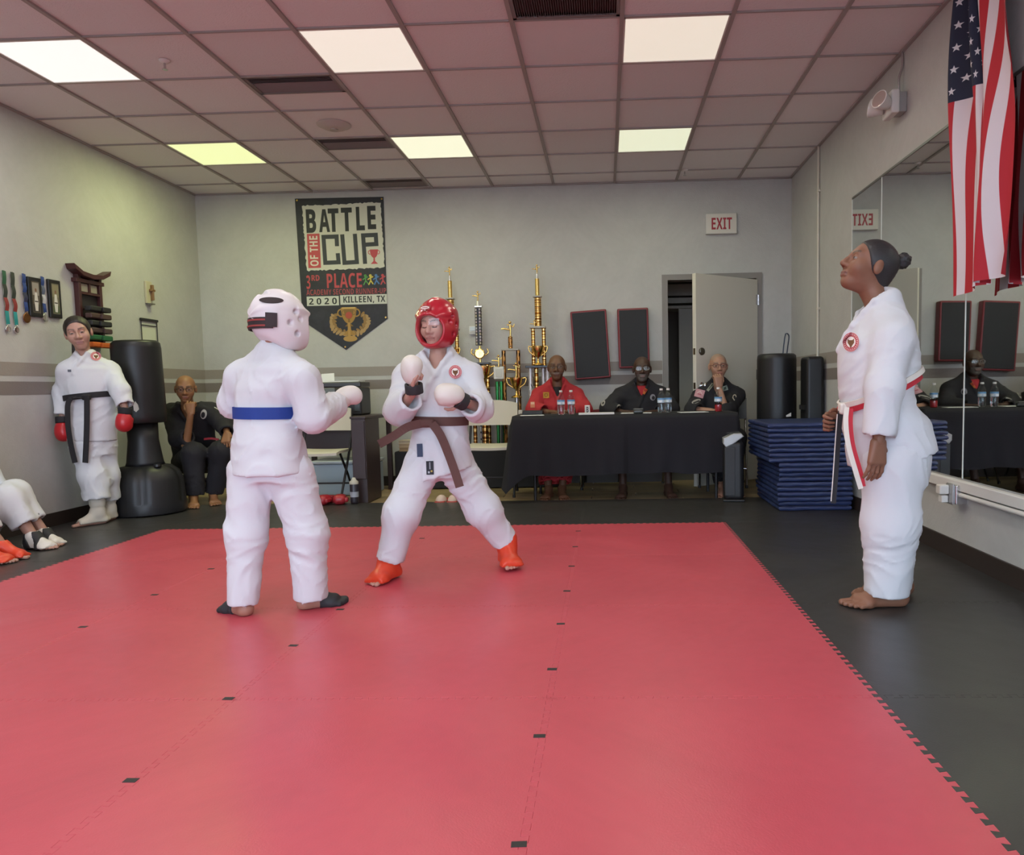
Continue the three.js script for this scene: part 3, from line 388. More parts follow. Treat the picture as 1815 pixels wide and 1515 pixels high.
// ───────────────────────────── left side: standing bag ─────────────────────────────
function standingBag(p, label, top, r, baseR) {
  const t = thing('standing_punch_bag', label, 'punch bag', p); t.rotation.z = 0.02;
  part('cylinder', lathe([[0.0001, top], [r * 0.86, top], [r * 0.97, top - 0.02], [r, top - 0.06], [r * 1.02, 0.8], [r * 1.0, 0.745], [r * 0.9, 0.735], [0.0001, 0.735]], 48), blackVinyl, t);
  part('neck', lathe([[0.0001, 0.735], [0.115, 0.735], [0.112, 0.6], [0.135, 0.42], [0.15, 0.38], [0.0001, 0.38]], 36), blackPlastic, t);
  const prof = [[0.0001, 0.40], [0.12, 0.40], [0.2, 0.385], [0.255, 0.34], [0.283, 0.27], [0.292, 0.1], [0.297, 0.085], [0.297, 0.012], [0.285, 0], [0.0001, 0]].map(([a, b]) => [a * baseR / 0.297, b]); const g = lathe(prof, 72), ps = g.attributes.position;
  for (let i = 0; i < ps.count; i++) { const x = ps.getX(i), y = ps.getY(i), z = ps.getZ(i), R = Math.hypot(x, z); if (R > 0.1 && y > 0.09) { const a = Math.atan2(z, x), k = 1 - 0.06 * Math.max(0, Math.cos(a * 5 + 0.5)) ** 6; ps.setX(i, x * k); ps.setZ(i, z * k); } } g.computeVertexNormals();
  part('base', g, blackPlastic, t); part('filler_cap', cyl(0.03, 0.028, 0.02, 0.16, 0.385, 0.1, 18), blackPlastic, t);
  const lg = new THREE.CircleGeometry(0.032, 20); const s = plate([[0, -0.042], [0.026, -0.02], [0.02, 0.016], [0, 0.045], [-0.02, 0.014], [-0.026, -0.02]], 0.001); s.translate(0, 0, 0); part('emblem', s, paper, t, 'white flame emblem').position.set(0.07, 0.87, r * 0.97); return t;
}
standingBag([-3.765, 0, -6.08], 'black free-standing punch bag beside the woman in red gloves', 1.40, 0.182, 0.285);
// right side: bag, shield and mat stack
{
  const t = thing('standing_punch_bag', 'black punch bag with a blue strap behind the blue mats', 'punch bag', [1.535, 0, -6.93]);
  part('cylinder', lathe([[0.0001, 1.22], [0.15, 1.22], [0.168, 1.205], [0.172, 1.17], [0.174, 0.5], [0.16, 0.48], [0.0001, 0.48]], 48), blackVinyl, t); part('base', lathe([[0.0001, 0.48], [0.11, 0.48], [0.12, 0.3], [0.15, 0.24], [0.16, 0.03], [0.15, 0], [0.0001, 0]], 36), blackPlastic, t);
  part('strap', strap([V(0.05, 1.215, 0.03), V(0.06, 1.30, 0.02), V(0.085, 1.40, 0), V(0.11, 1.385, -0.01), V(0.10, 1.29, 0), V(0.09, 1.215, 0.0)], V(0, 0, 1), 0.03, 0.004), mat(0.03, 0.055, 0.11, 0.6), t, 'dark blue webbing strap'); const e = plate([[-0.04, 0], [0.035, 0.006], [0.035, 0.04]], 0.001); part('emblem', e, paper, t, 'white wedge emblem').position.set(0.055, 0.66, 0.166);
  const s = thing('kick_shield', 'black kick shield standing against the right wall by the bag', 'shield', [1.775, 0, -6.65]); part('cushion', rbox(0.15, 1.18, 0.23, 0.03, 0, 0.59, 0), blackVinyl, s); part('handle', strap([V(-0.079, 0.75, 0.08), V(-0.105, 0.75, 0.0), V(-0.079, 0.75, -0.08)], V(0, 1, 0), 0.04, 0.004), blackPlastic, s);
}
{
  const blue = mat(0.026, 0.042, 0.125, 0.36), N = 9, hh = 0.0735;
  for (let i = 0; i < N; i++) {
    const up = i >= 5, x0 = (up ? 1.215 : 1.285) + rr(-0.012, 0.012), x1 = 1.82, z1 = -5.72 + rr(-0.02, 0.02), z0 = -6.52, w = x1 - x0, d = z1 - z0;
    const place = ['lying on the black floor mat, lowest of the stack', 'second from the bottom of the stack', 'third from the bottom of the stack', 'fourth from the bottom of the stack', 'topmost of the narrower lower five', 'lowest of the wider upper four', 'third from the top of the stack', 'second from the top of the stack', 'topmost of the stack'][i];
    const t = thing('folded_gym_mat', 'folded blue vinyl gym mat, ' + place, 'gym mat', [(x0 + x1) / 2, i * hh, (z0 + z1) / 2], rr(-0.012, 0.012), 'stack of folded blue mats');
    for (let k = 0; k < 2; k++) {
      const g = new RoundedBoxGeometry(w, 0.036, d, 4, 0.014), ps = g.attributes.position; let q = mergeVertices(new RoundedBoxGeometry(w, 0.036, d, 6, 0.014)); q = new THREE.BoxGeometry(w, 0.036, d, 40, 3, 30); const p = q.attributes.position;
      for (let m = 0; m < p.count; m++) { let x = p.getX(m), y = p.getY(m), z = p.getZ(m); const ex = Math.max(0, Math.abs(x) / (w / 2) - 0.985), ez = Math.abs(z) > d / 2 - 0.004, exx = Math.abs(x) > w / 2 - 0.004; const bul = 1 - (y / 0.018) ** 2; const n = noise(x * 9 + i * 3.1, y * 20 + k * 5 + x * 6, z * 9 + i); if (ez) z += Math.sign(z) * (bul * 0.008 + n * 0.006) ; if (exx) x += Math.sign(x) * (bul * 0.008 + n * 0.004); if (!ez && !exx) y += -Math.sign(y) * 0.001; else if (Math.abs(y) > 0.017) { y -= Math.sign(y) * 0.003; } p.setXYZ(m, x, y, z); }
      q.computeVertexNormals(); part('panel', q, blue, t).position.set(0, 0.0185 + k * 0.0365, 0);
    }
    part('hook_strip', box(w * 0.94, 0.004, 0.003, 0, 0.037, d / 2 + 0.004), mat(0.012, 0.016, 0.04, 0.7), t);
  }
}
{ // tower air purifier
  const t = thing('air_purifier', 'black tower air purifier with a slanted silver top beside the table', 'air purifier', [1.04, 0, -6.29], -0.1);
  part('tower', rbox(0.165, 0.49, 0.155, 0.04, 0.0, 0.255, 0, 5), blackPlastic, t); part('front_grille', rbox(0.085, 0.40, 0.02, 0.008, -0.03, 0.25, 0.071), mat(0.05, 0.054, 0.06, 0.7), t, 'grey mesh panel'); part('foot', rbox(0.175, 0.02, 0.165, 0.008, 0, 0.01, 0), blackPlastic, t);
  const g = plate([[-0.085, 0.475], [-0.06, 0.445], [0.0, 0.475], [0.083, 0.535], [0.06, 0.56], [0.0, 0.56], [-0.085, 0.52]], 0.15, 0.008); part('control_head', g, mat(0.42, 0.43, 0.43, 0.35, { metalness: 0.3 }), t).position.set(0, 0, -0.075); part('control_panel', rbox(0.10, 0.004, 0.08, 0.001, 0, 0, 0).rotateZ(0.1), blackPlastic, t).position.set(0.0, 0.565, 0);
}
// ───────────────────────────── furniture at the back ─────────────────────────────
function foldingChair(name, label, cx, cz, ry, sm, fm, group, s = 1) {
  const t = thing(name, label, 'chair', [cx, 0, cz], ry, group); t.scale.setScalar(s);
  const q = new THREE.PlaneGeometry(0.45, 0.2, 18, 5), bk = [], mk = (dz) => { const g = new THREE.BoxGeometry(0.45, 0.2, 0.014, 18, 4, 1), p = g.attributes.position; for (let i = 0; i < p.count; i++) { const x = p.getX(i), y = p.getY(i); p.setZ(i, p.getZ(i) - 0.05 * (1 - (x / 0.225) ** 2) + 0.05 - y * 0.1); if (y > 0.05) p.setY(i, y + 0.03 * (1 - (x / 0.225) ** 2)); } g.computeVertexNormals(); return g; };
  part('backrest', mk(), sm, t).position.set(0, 0.725, -0.19);
  const seat = new THREE.BoxGeometry(0.43, 0.022, 0.40, 14, 2, 12), sp = seat.attributes.position; for (let i = 0; i < sp.count; i++) { const x = sp.getX(i), z = sp.getZ(i); sp.setY(i, sp.getY(i) - 0.014 * Math.cos(x * 5) - (z > 0.15 ? (z - 0.15) * 0.25 : 0) + 0.012); const k = 1 - 0.12 * Math.max(0, Math.abs(z) / 0.2 - 0.6); sp.setX(i, x * k); } seat.computeVertexNormals(); part('seat', seat, sm, t).position.set(0, 0.445, 0.02);
  for (const e of [-1, 1]) { part('leg', tube([[e * 0.215, 0.8, -0.2], [e * 0.215, 0.55, -0.14], [e * 0.215, 0.01, 0.2]], 0.011, 16), fm, t); part('leg', tube([[e * 0.195, 0.43, 0.1], [e * 0.195, 0.2, -0.1], [e * 0.195, 0.01, -0.22]], 0.011, 12), fm, t); part('foot_cap', cyl(0.014, 0.014, 0.025, e * 0.215, 0, 0.2, 10), blackPlastic, t); part('foot_cap', cyl(0.014, 0.014, 0.025, e * 0.195, 0, -0.22, 10), blackPlastic, t); }
  part('crossbar', bar(V(-0.215, 0.17, 0.10), V(0.215, 0.17, 0.10), 0.008), fm, t); part('crossbar', bar(V(-0.195, 0.14, -0.14), V(0.195, 0.14, -0.14), 0.008), fm, t); return t;
}
const ivory = mat(0.60, 0.565, 0.46, 0.5);
foldingChair('folding_chair', 'ivory folding chair in front of the dark printer cabinet', W(583, 760, -6.8).x, -6.62, 0.0, ivory, darkMetal, 'ivory folding chairs', 0.98);
foldingChair('folding_chair', 'ivory folding chair between the trophies and the judging table', W(874, 760, -6.95).x, -6.84, 0, ivory, darkMetal, 'ivory folding chairs', 1.0);
const judgeX = [-0.452, 0.355, 1.075];
foldingChair('folding_chair', 'dark metal folding chair under the man in the red uniform', judgeX[0], -7.27, 0, darkMetal, chrome, 'judges chairs'); foldingChair('folding_chair', 'dark metal folding chair under the bearded man with glasses', judgeX[1], -7.27, 0, darkMetal, chrome, 'judges chairs'); foldingChair('folding_chair', 'grey folding chair under the man resting his hand on his mouth', judgeX[2] + 0.03, -7.27, -0.15, mat(0.16, 0.155, 0.15, 0.5), chrome, 'judges chairs');
foldingChair('folding_chair', 'red-backed folding chair standing empty between two judges', -0.047, -7.45, 0, mat(0.17, 0.012, 0.016, 0.6), darkMetal, 'judges chairs', 0.86);
foldingChair('folding_chair', 'black folding chair under the bald man by the punch bag', -3.36, -6.87, 0.1, blackVinyl, darkMetal);
{ // dark cabinet, printer table, printer and what lies around
  const wd = mat(0.045, 0.03, 0.032, 0.42), c = thing('side_cabinet', 'dark brown wooden cabinet behind the ivory folding chair', 'cabinet', [-2.145, -0.02, -6.72]);
  part('body', rbox(0.125, 0.735, 0.40, 0.004, 0, 0.375, 0), wd, c); part('top', rbox(0.14, 0.02, 0.42, 0.004, 0, 0.752, 0), wd, c); part('door', rbox(0.112, 0.50, 0.014, 0.003, 0, 0.47, 0.207), wd, c);
  const t = thing('printer_table', 'dark brown table carrying the black printer', 'table', [-2.55, -0.02, -7.25]); part('tabletop', rbox(0.80, 0.03, 0.5, 0.004, 0.02, 0.74, 0), wd, t); for (const [x, z] of [[-0.36, -0.22], [0.4, -0.22], [-0.36, 0.22], [0.4, 0.22]]) part('leg', rbox(0.045, 0.725, 0.045, 0.004, x, 0.3625, z), wd, t); part('modesty_panel', box(0.74, 0.28, 0.015, 0.02, 0.585, 0.2), wd, t);
  const b = thing('storage_tub', 'pale blue translucent storage tub under the printer table', 'tub', [-2.5, -0.02, -7.2]), tb = mat(0.33, 0.40, 0.47, 0.4); part('bin', rbox(0.58, 0.30, 0.36, 0.02, 0.02, 0.155, 0), tb, b); part('lid', rbox(0.60, 0.03, 0.38, 0.01, 0.02, 0.32, 0), mat(0.45, 0.5, 0.55, 0.45), b);
  const p = thing('printer', 'black office printer with paper on its top', 'printer', [-2.52, 0.735, -7.22], 0.06); part('body', rbox(0.46, 0.26, 0.36, 0.02, 0, 0.13, 0), blackPlastic, p); part('scanner_lid', rbox(0.46, 0.05, 0.36, 0.012, 0, 0.29, 0), mat(0.04, 0.04, 0.042, 0.35), p); part('output_slot', box(0.30, 0.05, 0.02, -0.04, 0.12, 0.175), mat(0.008, 0.008, 0.008, 0.6), p); part('control_panel', rbox(0.18, 0.07, 0.01, 0.003, -0.1, 0.225, 0.182), mat(0.13, 0.15, 0.14, 0.25), p); part('side_panel', rbox(0.05, 0.2, 0.012, 0.003, 0.19, 0.14, 0.18), mat(0.05, 0.06, 0.065, 0.3), p);
  const s1 = solo('paper_sheet', rbox(0.12, 0.085, 0.004, 0.001), paper, 'upright white card on top of the printer', 'paper'); s1.position.set(-2.64, 1.093, -7.2); s1.rotation.set(-0.25, 0.1, 0.08); const s2 = solo('paper_stack', box(0.28, 0.012, 0.2), paper, 'flat white papers on top of the printer', 'paper'); s2.position.set(-2.46, 1.057, -7.22);
  const glove = (x, z, a, lab) => { const g = thing('sparring_glove', lab, 'glove', [x, 0, z], a, 'red gloves on the floor'); part('padding', rbox(0.11, 0.085, 0.13, 0.04, 0, 0.043, 0, 5), mat(0.36, 0.02, 0.03, 0.3), g); part('cuff', rbox(0.08, 0.07, 0.07, 0.02, 0, 0.036, -0.09), mat(0.30, 0.018, 0.026, 0.4), g); part('thumb', rbox(0.035, 0.04, 0.08, 0.015, 0.055, 0.04, 0.01), mat(0.36, 0.02, 0.03, 0.3), g); };
  glove(-2.58, -6.36, 0.5, 'red glove on the floor with its cuff against the chair leg'); glove(-2.42, -6.37, -0.3, 'red glove on the floor between two other red gloves'); glove(-2.285, -6.39, 0.2, 'red glove on the floor closest to the dark cabinet');
  const sh = thing('shaker_bottle', 'dark shaker bottle with a pale lid standing by the cabinet', 'bottle', [-2.165, 0, -6.41]); part('cup', lathe([[0.0001, 0], [0.03, 0], [0.034, 0.02], [0.037, 0.17], [0.0001, 0.17]], 24), mat(0.03, 0.025, 0.035, 0.3), sh); part('lid', lathe([[0.038, 0.17], [0.038, 0.19], [0.02, 0.205], [0.012, 0.225], [0.0001, 0.225]], 24), mat(0.5, 0.48, 0.42, 0.5), sh); part('label', cyl(0.0365, 0.0375, 0.045, 0, 0.06, 0, 24), mat(0.35, 0.37, 0.42, 0.5), sh);
  for (const s of [0, 1]) { const l = thing('slipper', s ? 'red and white slipper lying closer to the judging table' : 'red and white slipper lying closer to the cabinet', 'slipper', [-1.435 + s * 0.105, -0.02, -6.53], 0, 'slippers on the floor'); part('sole', rbox(0.09, 0.028, 0.25, 0.012, 0, 0.014, 0, 3), mat(0.35, 0.04, 0.035, 0.6), l); const g = new THREE.SphereGeometry(0.05, 18, 12, 0, 6.3, 0, 1.57); g.scale(0.95, 1.1, 1.5); part('upper', g, mat(0.62, 0.48, 0.42, 0.7), l).position.set(0, 0.02, 0.04); }
}
// low bench of trophies
{
  const BY = 0.36, b = thing('trophy_bench', 'low bench under a black cloth carrying the trophies', 'bench', [-1.3, -0.02, -7.58]); part('cloth', rbox(1.62, 0.37, 0.33, 0.012, 0.02, 0.193, 0), mat(0.016, 0.016, 0.019, 0.85), b); part('top_board', rbox(1.6, 0.012, 0.32, 0.003, 0.02, 0.374, 0), mat(0.016, 0.016, 0.019, 0.85), b);
  [['tan', 0.42, 0.30, 0.17, 0.04, 'lowest of three'], ['light tan', 0.5, 0.38, 0.24, 0.035, 'middle of three'], ['pale', 0.55, 0.47, 0.35, 0.03, 'topmost of three']].reduce((y, [n, r, g, bb, h, w]) => { const o = thing('book', `${n} book stacked on the end of the black bench, ${w}`, 'book', [-1.92, y, -7.55], rr(-0.06, 0.06), 'books on the bench'); part('cover', [box(0.27, 0.004, 0.2, 0, 0.002, 0), box(0.27, 0.004, 0.2, 0, h - 0.002, 0), box(0.27, h, 0.004, 0, h / 2, -0.1)], mat(r, g, bb, 0.7), o); part('pages', box(0.262, h - 0.008, 0.19, 0, h / 2, -0.002), mat(r * 0.9, g * 0.9, bb * 0.9, 0.9), o); return y + h; }, BY + 0.0);
  const leopard = mat(1, 1, 1, 0.25, { metalness: 0.5, map: canvasTex(64, 256, (x, w, h) => { x.fillStyle = '#b8803c'; x.fillRect(0, 0, w, h); x.fillStyle = '#2a1a10'; for (let i = 0; i < 60; i++) { x.beginPath(); x.ellipse(rnd() * w, rnd() * h, 4 + rnd() * 5, 3 + rnd() * 4, rnd() * 3, 0, 7); x.fill(); } }) });
  const starry = mat(1, 1, 1, 0.35, { metalness: 0.1, map: canvasTex(64, 256, (x, w, h) => { x.fillStyle = '#1c1a20'; x.fillRect(0, 0, w, h); for (let i = 0; i < 12; i++) { x.fillStyle = ['#c8c6cc', '#c8b8c0', '#c8c0a8'][i % 3]; x.fillRect(10, i * 21 + 3, 16, 15); x.fillRect(38, i * 21 + 6, 16, 15); } }) });
  const foil = mat(1, 1, 1, 0.2, { metalness: 0.9, map: canvasTex(64, 256, (x, w, h) => { for (let i = 0; i < 64; i++) { x.fillStyle = ['#e0b060', '#a86c28', '#f0cc88', '#7a4a20'][(rnd() * 4) | 0]; x.fillRect(0, i * 4, w, 4 + rnd() * 6); } }) });
  const marbled = mat(1, 1, 1, 0.3, { metalness: 0.3, map: canvasTex(64, 256, (x, w, h) => { x.fillStyle = '#d8d4d4'; x.fillRect(0, 0, w, h); x.strokeStyle = '#4a4452'; x.lineWidth = 6; for (let i = 0; i < 16; i++) { x.beginPath(); x.moveTo(rnd() * w, i * 18); x.lineTo(rnd() * w, i * 18 + 14); x.stroke(); } }) });
  for (const m of [leopard, starry, marbled]) { m.map.wrapS = THREE.RepeatWrapping; m.map.repeat.set(3, 1); }
  const green = mat(0.03, 0.22, 0.06, 0.2, { metalness: 0.6 }), greyPlate = mat(0.4, 0.38, 0.34, 0.4), blackStone = mat(0.02, 0.02, 0.022, 0.3);
  function figurine(s) { const v = (x, y) => V(x * s, y * s, 0), L = [bar(v(0, 0), v(0.02, 0.5), 0.06 * s), bar(v(0.02, 0.5), v(0.0, 0.85), 0.09 * s), bar(v(0.02, 0.5), v(-0.42, 0.58), 0.06 * s), bar(v(-0.42, 0.58), v(-0.62, 0.56), 0.05 * s), bar(v(0, 0.82), v(0.24, 0.68), 0.045 * s), bar(v(0.24, 0.68), v(0.3, 0.9), 0.04 * s), bar(v(0, 0.8), v(-0.2, 0.86), 0.045 * s), ball(0.1 * s, 0.0, 1.0 * s, 0), cyl(0.14 * s, 0.1 * s, 0.06 * s)]; return join(L); }
  const cupShape = (s) => lathe([[0.0001, 0], [0.28, 0], [0.26, 0.06], [0.06, 0.16], [0.05, 0.4], [0.16, 0.48], [0.28, 0.75], [0.33, 1.0], [0.3, 1.0], [0.2, 0.7], [0.0001, 0.55]].map(([a, b]) => [a * s, b * s]), 28);
  const handles = (s) => join([-1, 1].map(e => tube([[e * 0.16 * s, 0.5 * s, 0], [e * 0.42 * s, 0.7 * s, 0], [e * 0.48 * s, 0.98 * s, 0], [e * 0.3 * s, 0.95 * s, 0]], 0.035 * s, 14, 6)));
  const col = (t, r, y0, y1, x, m, z = 0) => part('column', cyl(r, r, y1 - y0, x, y0, z, 18), m, t), pl = (t, w, d, y, m, h = 0.018, x = 0) => part('platform', rbox(w, h, d, 0.003, x, y + h / 2, 0), m, t);
  const fig = (t, s, x, y, z = 0) => part('figurine', figurine(s), gold, t).position.set(x, y, z), cup = (t, s, x, y, z = 0) => { const c = part('cup', cupShape(s), gold, t); c.position.set(x, y, z); part('handles', handles(s), gold, c); };
  const Y = (v, u = 950) => W(u, v, -7.58).y - BY;   // height above the bench
  const tall = (u, label) => { const t = thing('trophy', label, 'trophy', [W(u, 600, -7.58).x, BY, -7.58], 0, 'trophies on the bench'); pl(t, 0.25, 0.2, 0, blackStone, 0.03); pl(t, 0.25, 0.2, Y(652), blackStone, 0.022); for (const x of [-0.085, 0.085]) col(t, 0.022, 0.03, Y(652), x, marbled); col(t, 0.022, 0.03, Y(652), -0.03, foil, -0.04); col(t, 0.02, 0.03, Y(652), 0.04, marbled, -0.04); for (const x of [-0.05, 0.055]) col(t, 0.02, Y(648), Y(582), x, foil); pl(t, 0.155, 0.13, Y(582), greyPlate); col(t, 0.033, Y(578), Y(528), 0.004, foil); pl(t, 0.085, 0.085, Y(527), greyPlate, 0.014); col(t, 0.021, Y(524), Y(494), 0.002, gold); part('neck', cyl(0.011, 0.009, Y(484) - Y(494), 0.002, Y(494), 0), silver, t); fig(t, Y(470) - Y(485), 0.002, Y(485)); cup(t, 0.19, 0, Y(648), 0.06); fig(t, 0.075, -0.03, Y(582), 0.045); };
  tall(800, 'tallest gold trophy, standing behind the red helmet'); tall(954, 'tall gold tiered trophy beside the man in the red uniform');
  { const t = thing('trophy', 'trophy with a black and silver starred column', 'trophy', [W(850, 600, -7.58).x, BY, -7.58], 0, 'trophies on the bench'); pl(t, 0.2, 0.16, 0, blackStone, 0.03); for (const [x, m] of [[-0.07, foil], [0.07, foil], [0, starry]]) col(t, 0.02, 0.03, Y(645, 850), x, m); pl(t, 0.2, 0.16, Y(646, 850), blackStone); col(t, 0.012, Y(642, 850), Y(613, 850), 0, gold); const md = lathe([[0.0001, 0], [0.04, 0], [0.052, 0.006], [0.052, 0.014], [0.04, 0.016], [0.0001, 0.014]], 28); md.rotateX(Math.PI / 2); part('medallion', md, gold, t).position.set(0, Y(627, 850), 0.02); part('wings', join([-1, 1].map(e => tube([[e * 0.05, Y(630, 850), 0.01], [e * 0.085, Y(625, 850), 0.01], [e * 0.075, Y(618, 850), 0.01]], 0.008, 10, 6))), gold, t); col(t, 0.034, Y(612, 850), Y(546, 850), -0.006, starry); pl(t, 0.075, 0.075, Y(545, 850), silver, 0.014); part('neck', cyl(0.02, 0.012, Y(533, 850) - Y(542, 850), -0.006, Y(542, 850), 0), silver, t); fig(t, Y(517, 850) - Y(533, 850), -0.006, Y(533, 850)); cup(t, 0.23, 0.04, Y(690, 850), 0.05); col(t, 0.03, 0.03, Y(690, 850), 0.04, foil, 0.05); }
  { const t = thing('trophy', 'trophy with leopard-spotted columns and a cup between them', 'trophy', [W(904, 600, -7.58).x, BY, -7.60], 0, 'trophies on the bench'); pl(t, 0.22, 0.15, 0, blackStone, 0.03); for (const x of [-0.07, 0.075]) col(t, 0.02, 0.03, Y(621, 904), x, leopard); pl(t, 0.175, 0.1, Y(621, 904), greyPlate, 0.014); col(t, 0.022, Y(617, 904), Y(597, 904), 0, leopard); fig(t, Y(571, 904) - Y(597, 904), 0.0, Y(597, 904)); col(t, 0.02, 0.03, Y(705, 904), 0.055, silver, 0.045); cup(t, 0.2, 0.055, Y(705, 904), 0.05); fig(t, 0.13, 0.055, Y(668, 904), 0.05); }
  { const t = thing('trophy', 'small trophy with a green column and white plaque', 'trophy', [W(882, 600, -7.5).x, BY, -7.52], 0, 'trophies on the bench'); part('base', lathe([[0.0001, 0], [0.05, 0], [0.05, 0.02], [0.042, 0.06], [0.0001, 0.06]], 28), blackStone, t); for (const x of [-0.02, 0.02]) col(t, 0.017, 0.06, Y(676, 882), x, green); part('plaque', rbox(0.105, 0.125, 0.02, 0.009, 0, Y(661, 882), 0), mat(0.62, 0.62, 0.55, 0.35), t, 'white scalloped plaque'); part('plaque_face', rbox(0.06, 0.08, 0.006, 0.002, 0, Y(661, 882), 0.012), mat(0.5, 0.5, 0.42, 0.3), t); fig(t, Y(630, 882) - Y(649, 882), 0, Y(650, 882)); }
  { const t = thing('award_plate', 'round black award plate with a gold rim before the trophies', 'award', [W(888, 720, -7.42).x, BY, -7.44]); part('plate', cyl(0.07, 0.07, 0.01, 0, 0, 0, 36).rotateX(Math.PI / 2), mat(0.03, 0.022, 0.02, 0.3), t).position.set(0, 0.34, 0); part('rim', new THREE.TorusGeometry(0.072, 0.009, 8, 40), gold, t).position.set(0, 0.34, 0.004); part('stand', [cyl(0.022, 0.02, 0.02), cyl(0.01, 0.01, 0.26)], blackStone, t); }
  { const t = thing('award_card', 'small white award card beside the round award plate', 'card', [W(915, 722, -7.42).x, BY, -7.43]); part('card', rbox(0.115, 0.115, 0.006, 0.002, 0, 0.33, 0), paper, t); part('print', box(0.05, 0.04, 0.002, -0.018, 0.345, 0.004), mat(0.2, 0.2, 0.22, 0.6), t); part('stand', [box(0.08, 0.015, 0.05, 0, 0.008, 0), cyl(0.008, 0.008, 0.27)], blackStone, t); }
}
// judging table: folding table under a draped black cloth
const TX0 = -0.79, TX1 = 1.10, TZ0 = -7.06, TZ1 = -6.40, TY = 0.712;
{
  const t = thing('judging_table', 'folding table with metal legs under the black cloth', 'table', [(TX0 + TX1) / 2, -0.02, (TZ0 + TZ1) / 2]); const w = TX1 - TX0 - 0.03, d = TZ1 - TZ0 - 0.03;
  part('tabletop', rbox(w, 0.03, d, 0.008, 0, 0.708, 0), mat(0.4, 0.38, 0.34, 0.6), t);
  for (const s of [-1, 1]) for (const e of [-1, 1]) part('leg', bar(V(s * (w / 2 - 0.16), 0, e * (d / 2 - 0.05)), V(s * (w / 2 - 0.16), 0.70, e * (d / 2 - 0.05)), 0.013), darkMetal, t); for (const s of [-1, 1]) part('crossbar', bar(V(s * (w / 2 - 0.16), 0.2, -d / 2 + 0.05), V(s * (w / 2 - 0.16), 0.2, d / 2 - 0.05), 0.01), darkMetal, t);
  const pos = [], idx = [], N = 260, M = 14, hw = (TX1 - TX0) / 2, hd = (TZ1 - TZ0) / 2, per2 = 4 * (hw + hd);
  for (let i = 0; i < N; i++) {
    let s = i / N * per2, x, z, nx = 0, nz = 0, k;
    if (s < 2 * hw) { x = -hw + s; z = hd; nz = 1; k = Math.min(s, 2 * hw - s); } else if ((s -= 2 * hw) < 2 * hd) { x = hw; z = hd - s; nx = 1; k = Math.min(s, 2 * hd - s); } else if ((s -= 2 * hd) < 2 * hw) { x = hw - s; z = -hd; nz = -1; k = Math.min(s, 2 * hw - s); } else { s -= 2 * hw; x = -hw; z = -hd + s; nx = -1; k = Math.min(s, 2 * hd - s); }
    const corner = Math.max(0, 1 - k / 0.16), sx = Math.sign(x) * corner, sz = Math.sign(z) * corner, cl = x < 0 ? 1 : 0.25;
    for (let j = 0; j <= M; j++) {
      const v = j / M, fold = (noise(x * 5, z * 5, v * 0.6) * 0.014 + Math.sin((x + z) * 26 + noise(x * 3, z * 3, 2) * 3) * 0.006) * v, flare = 0.015 * smooth(Math.min(1, v * 6)) + 0.035 * v * cl, hem = 0.505 + 0.02 * noise(x * 2, z * 2, 5) + 0.14 * corner * corner * (x < 0 ? 1 : 0.4);
      pos.push(x + nx * (fold + flare) + sx * 0.055 * v * corner * cl, TY + 0.012 - v * hem - (j === 0 ? 0 : 0), z + nz * (fold + flare) + sz * 0.055 * v * corner * cl);
    }
  }
  for (let i = 0; i < N; i++) for (let j = 0; j < M; j++) { const a = i * (M + 1) + j, b = ((i + 1) % N) * (M + 1) + j; idx.push(a, a + 1, b, b, a + 1, b + 1); }
  const c0 = pos.length / 3; pos.push(0, TY + 0.012, 0); for (let i = 0; i < N; i++) idx.push(c0, i * (M + 1), ((i + 1) % N) * (M + 1));
  const g = new THREE.BufferGeometry(); g.setAttribute('position', new THREE.Float32BufferAttribute(pos, 3)); g.setIndex(idx); g.computeVertexNormals(); const cloth = solo('tablecloth', g, mat(0.011, 0.0105, 0.015, 0.9, { side: THREE.DoubleSide }), 'black cloth draped over the judging table with a drooping corner', 'tablecloth'); cloth.position.set((TX0 + TX1) / 2, 0, (TZ0 + TZ1) / 2);
  const top = TY + 0.0135;
  // bottles
  const pet = new THREE.MeshPhysicalMaterial({ color: C(0.93, 0.96, 0.97), roughness: 0.08, transmission: 1, thickness: 0.0, ior: 1.4 }), water = new THREE.MeshPhysicalMaterial({ color: C(0.95, 0.98, 1), roughness: 0.02, transmission: 1, thickness: 0.05, ior: 1.33 }), redDrink = mat(0.42, 0.02, 0.025, 0.15), lab = mat(1, 1, 1, 0.45, { map: canvasTex(128, 64, (x, w, h) => { x.fillStyle = '#b9cfe0'; x.fillRect(0, 0, w, h); x.fillStyle = '#5f95c4'; x.fillRect(0, 6, w, 22); x.fillStyle = '#e6ecf2'; for (let i = 0; i < 4; i++) x.fillRect(i * 32 + 4, 32, 22, 10); }) });
  const bottle = (u, z, label, red) => { const p = W(u, 700, z), t = thing('water_bottle', label, 'bottle', [p.x, top, z], rnd() * 6, 'drink bottles on the judging table'); part('shell', lathe([[0.0001, 0.001], [0.024, 0], [0.031, 0.008], [0.032, 0.05], [0.030, 0.075], [0.032, 0.1], [0.032, 0.125], [0.026, 0.158], [0.013, 0.182], [0.0125, 0.196]], 28), pet, t); part('drink', lathe([[0.0001, 0.003], [0.023, 0.003], [0.029, 0.01], [0.030, 0.05], [0.028, 0.075], [0.0295, red ? 0.06 : 0.1], [0.0001, red ? 0.06 : 0.1]], 24), red ? redDrink : water, t); part('label', lathe([[0.0325, 0.088], [0.0328, 0.09], [0.0328, 0.125], [0.0325, 0.127]], 28), lab, t); part('cap', cyl(0.0145, 0.0135, 0.016, 0, 0.193, 0, 18), white, t); };
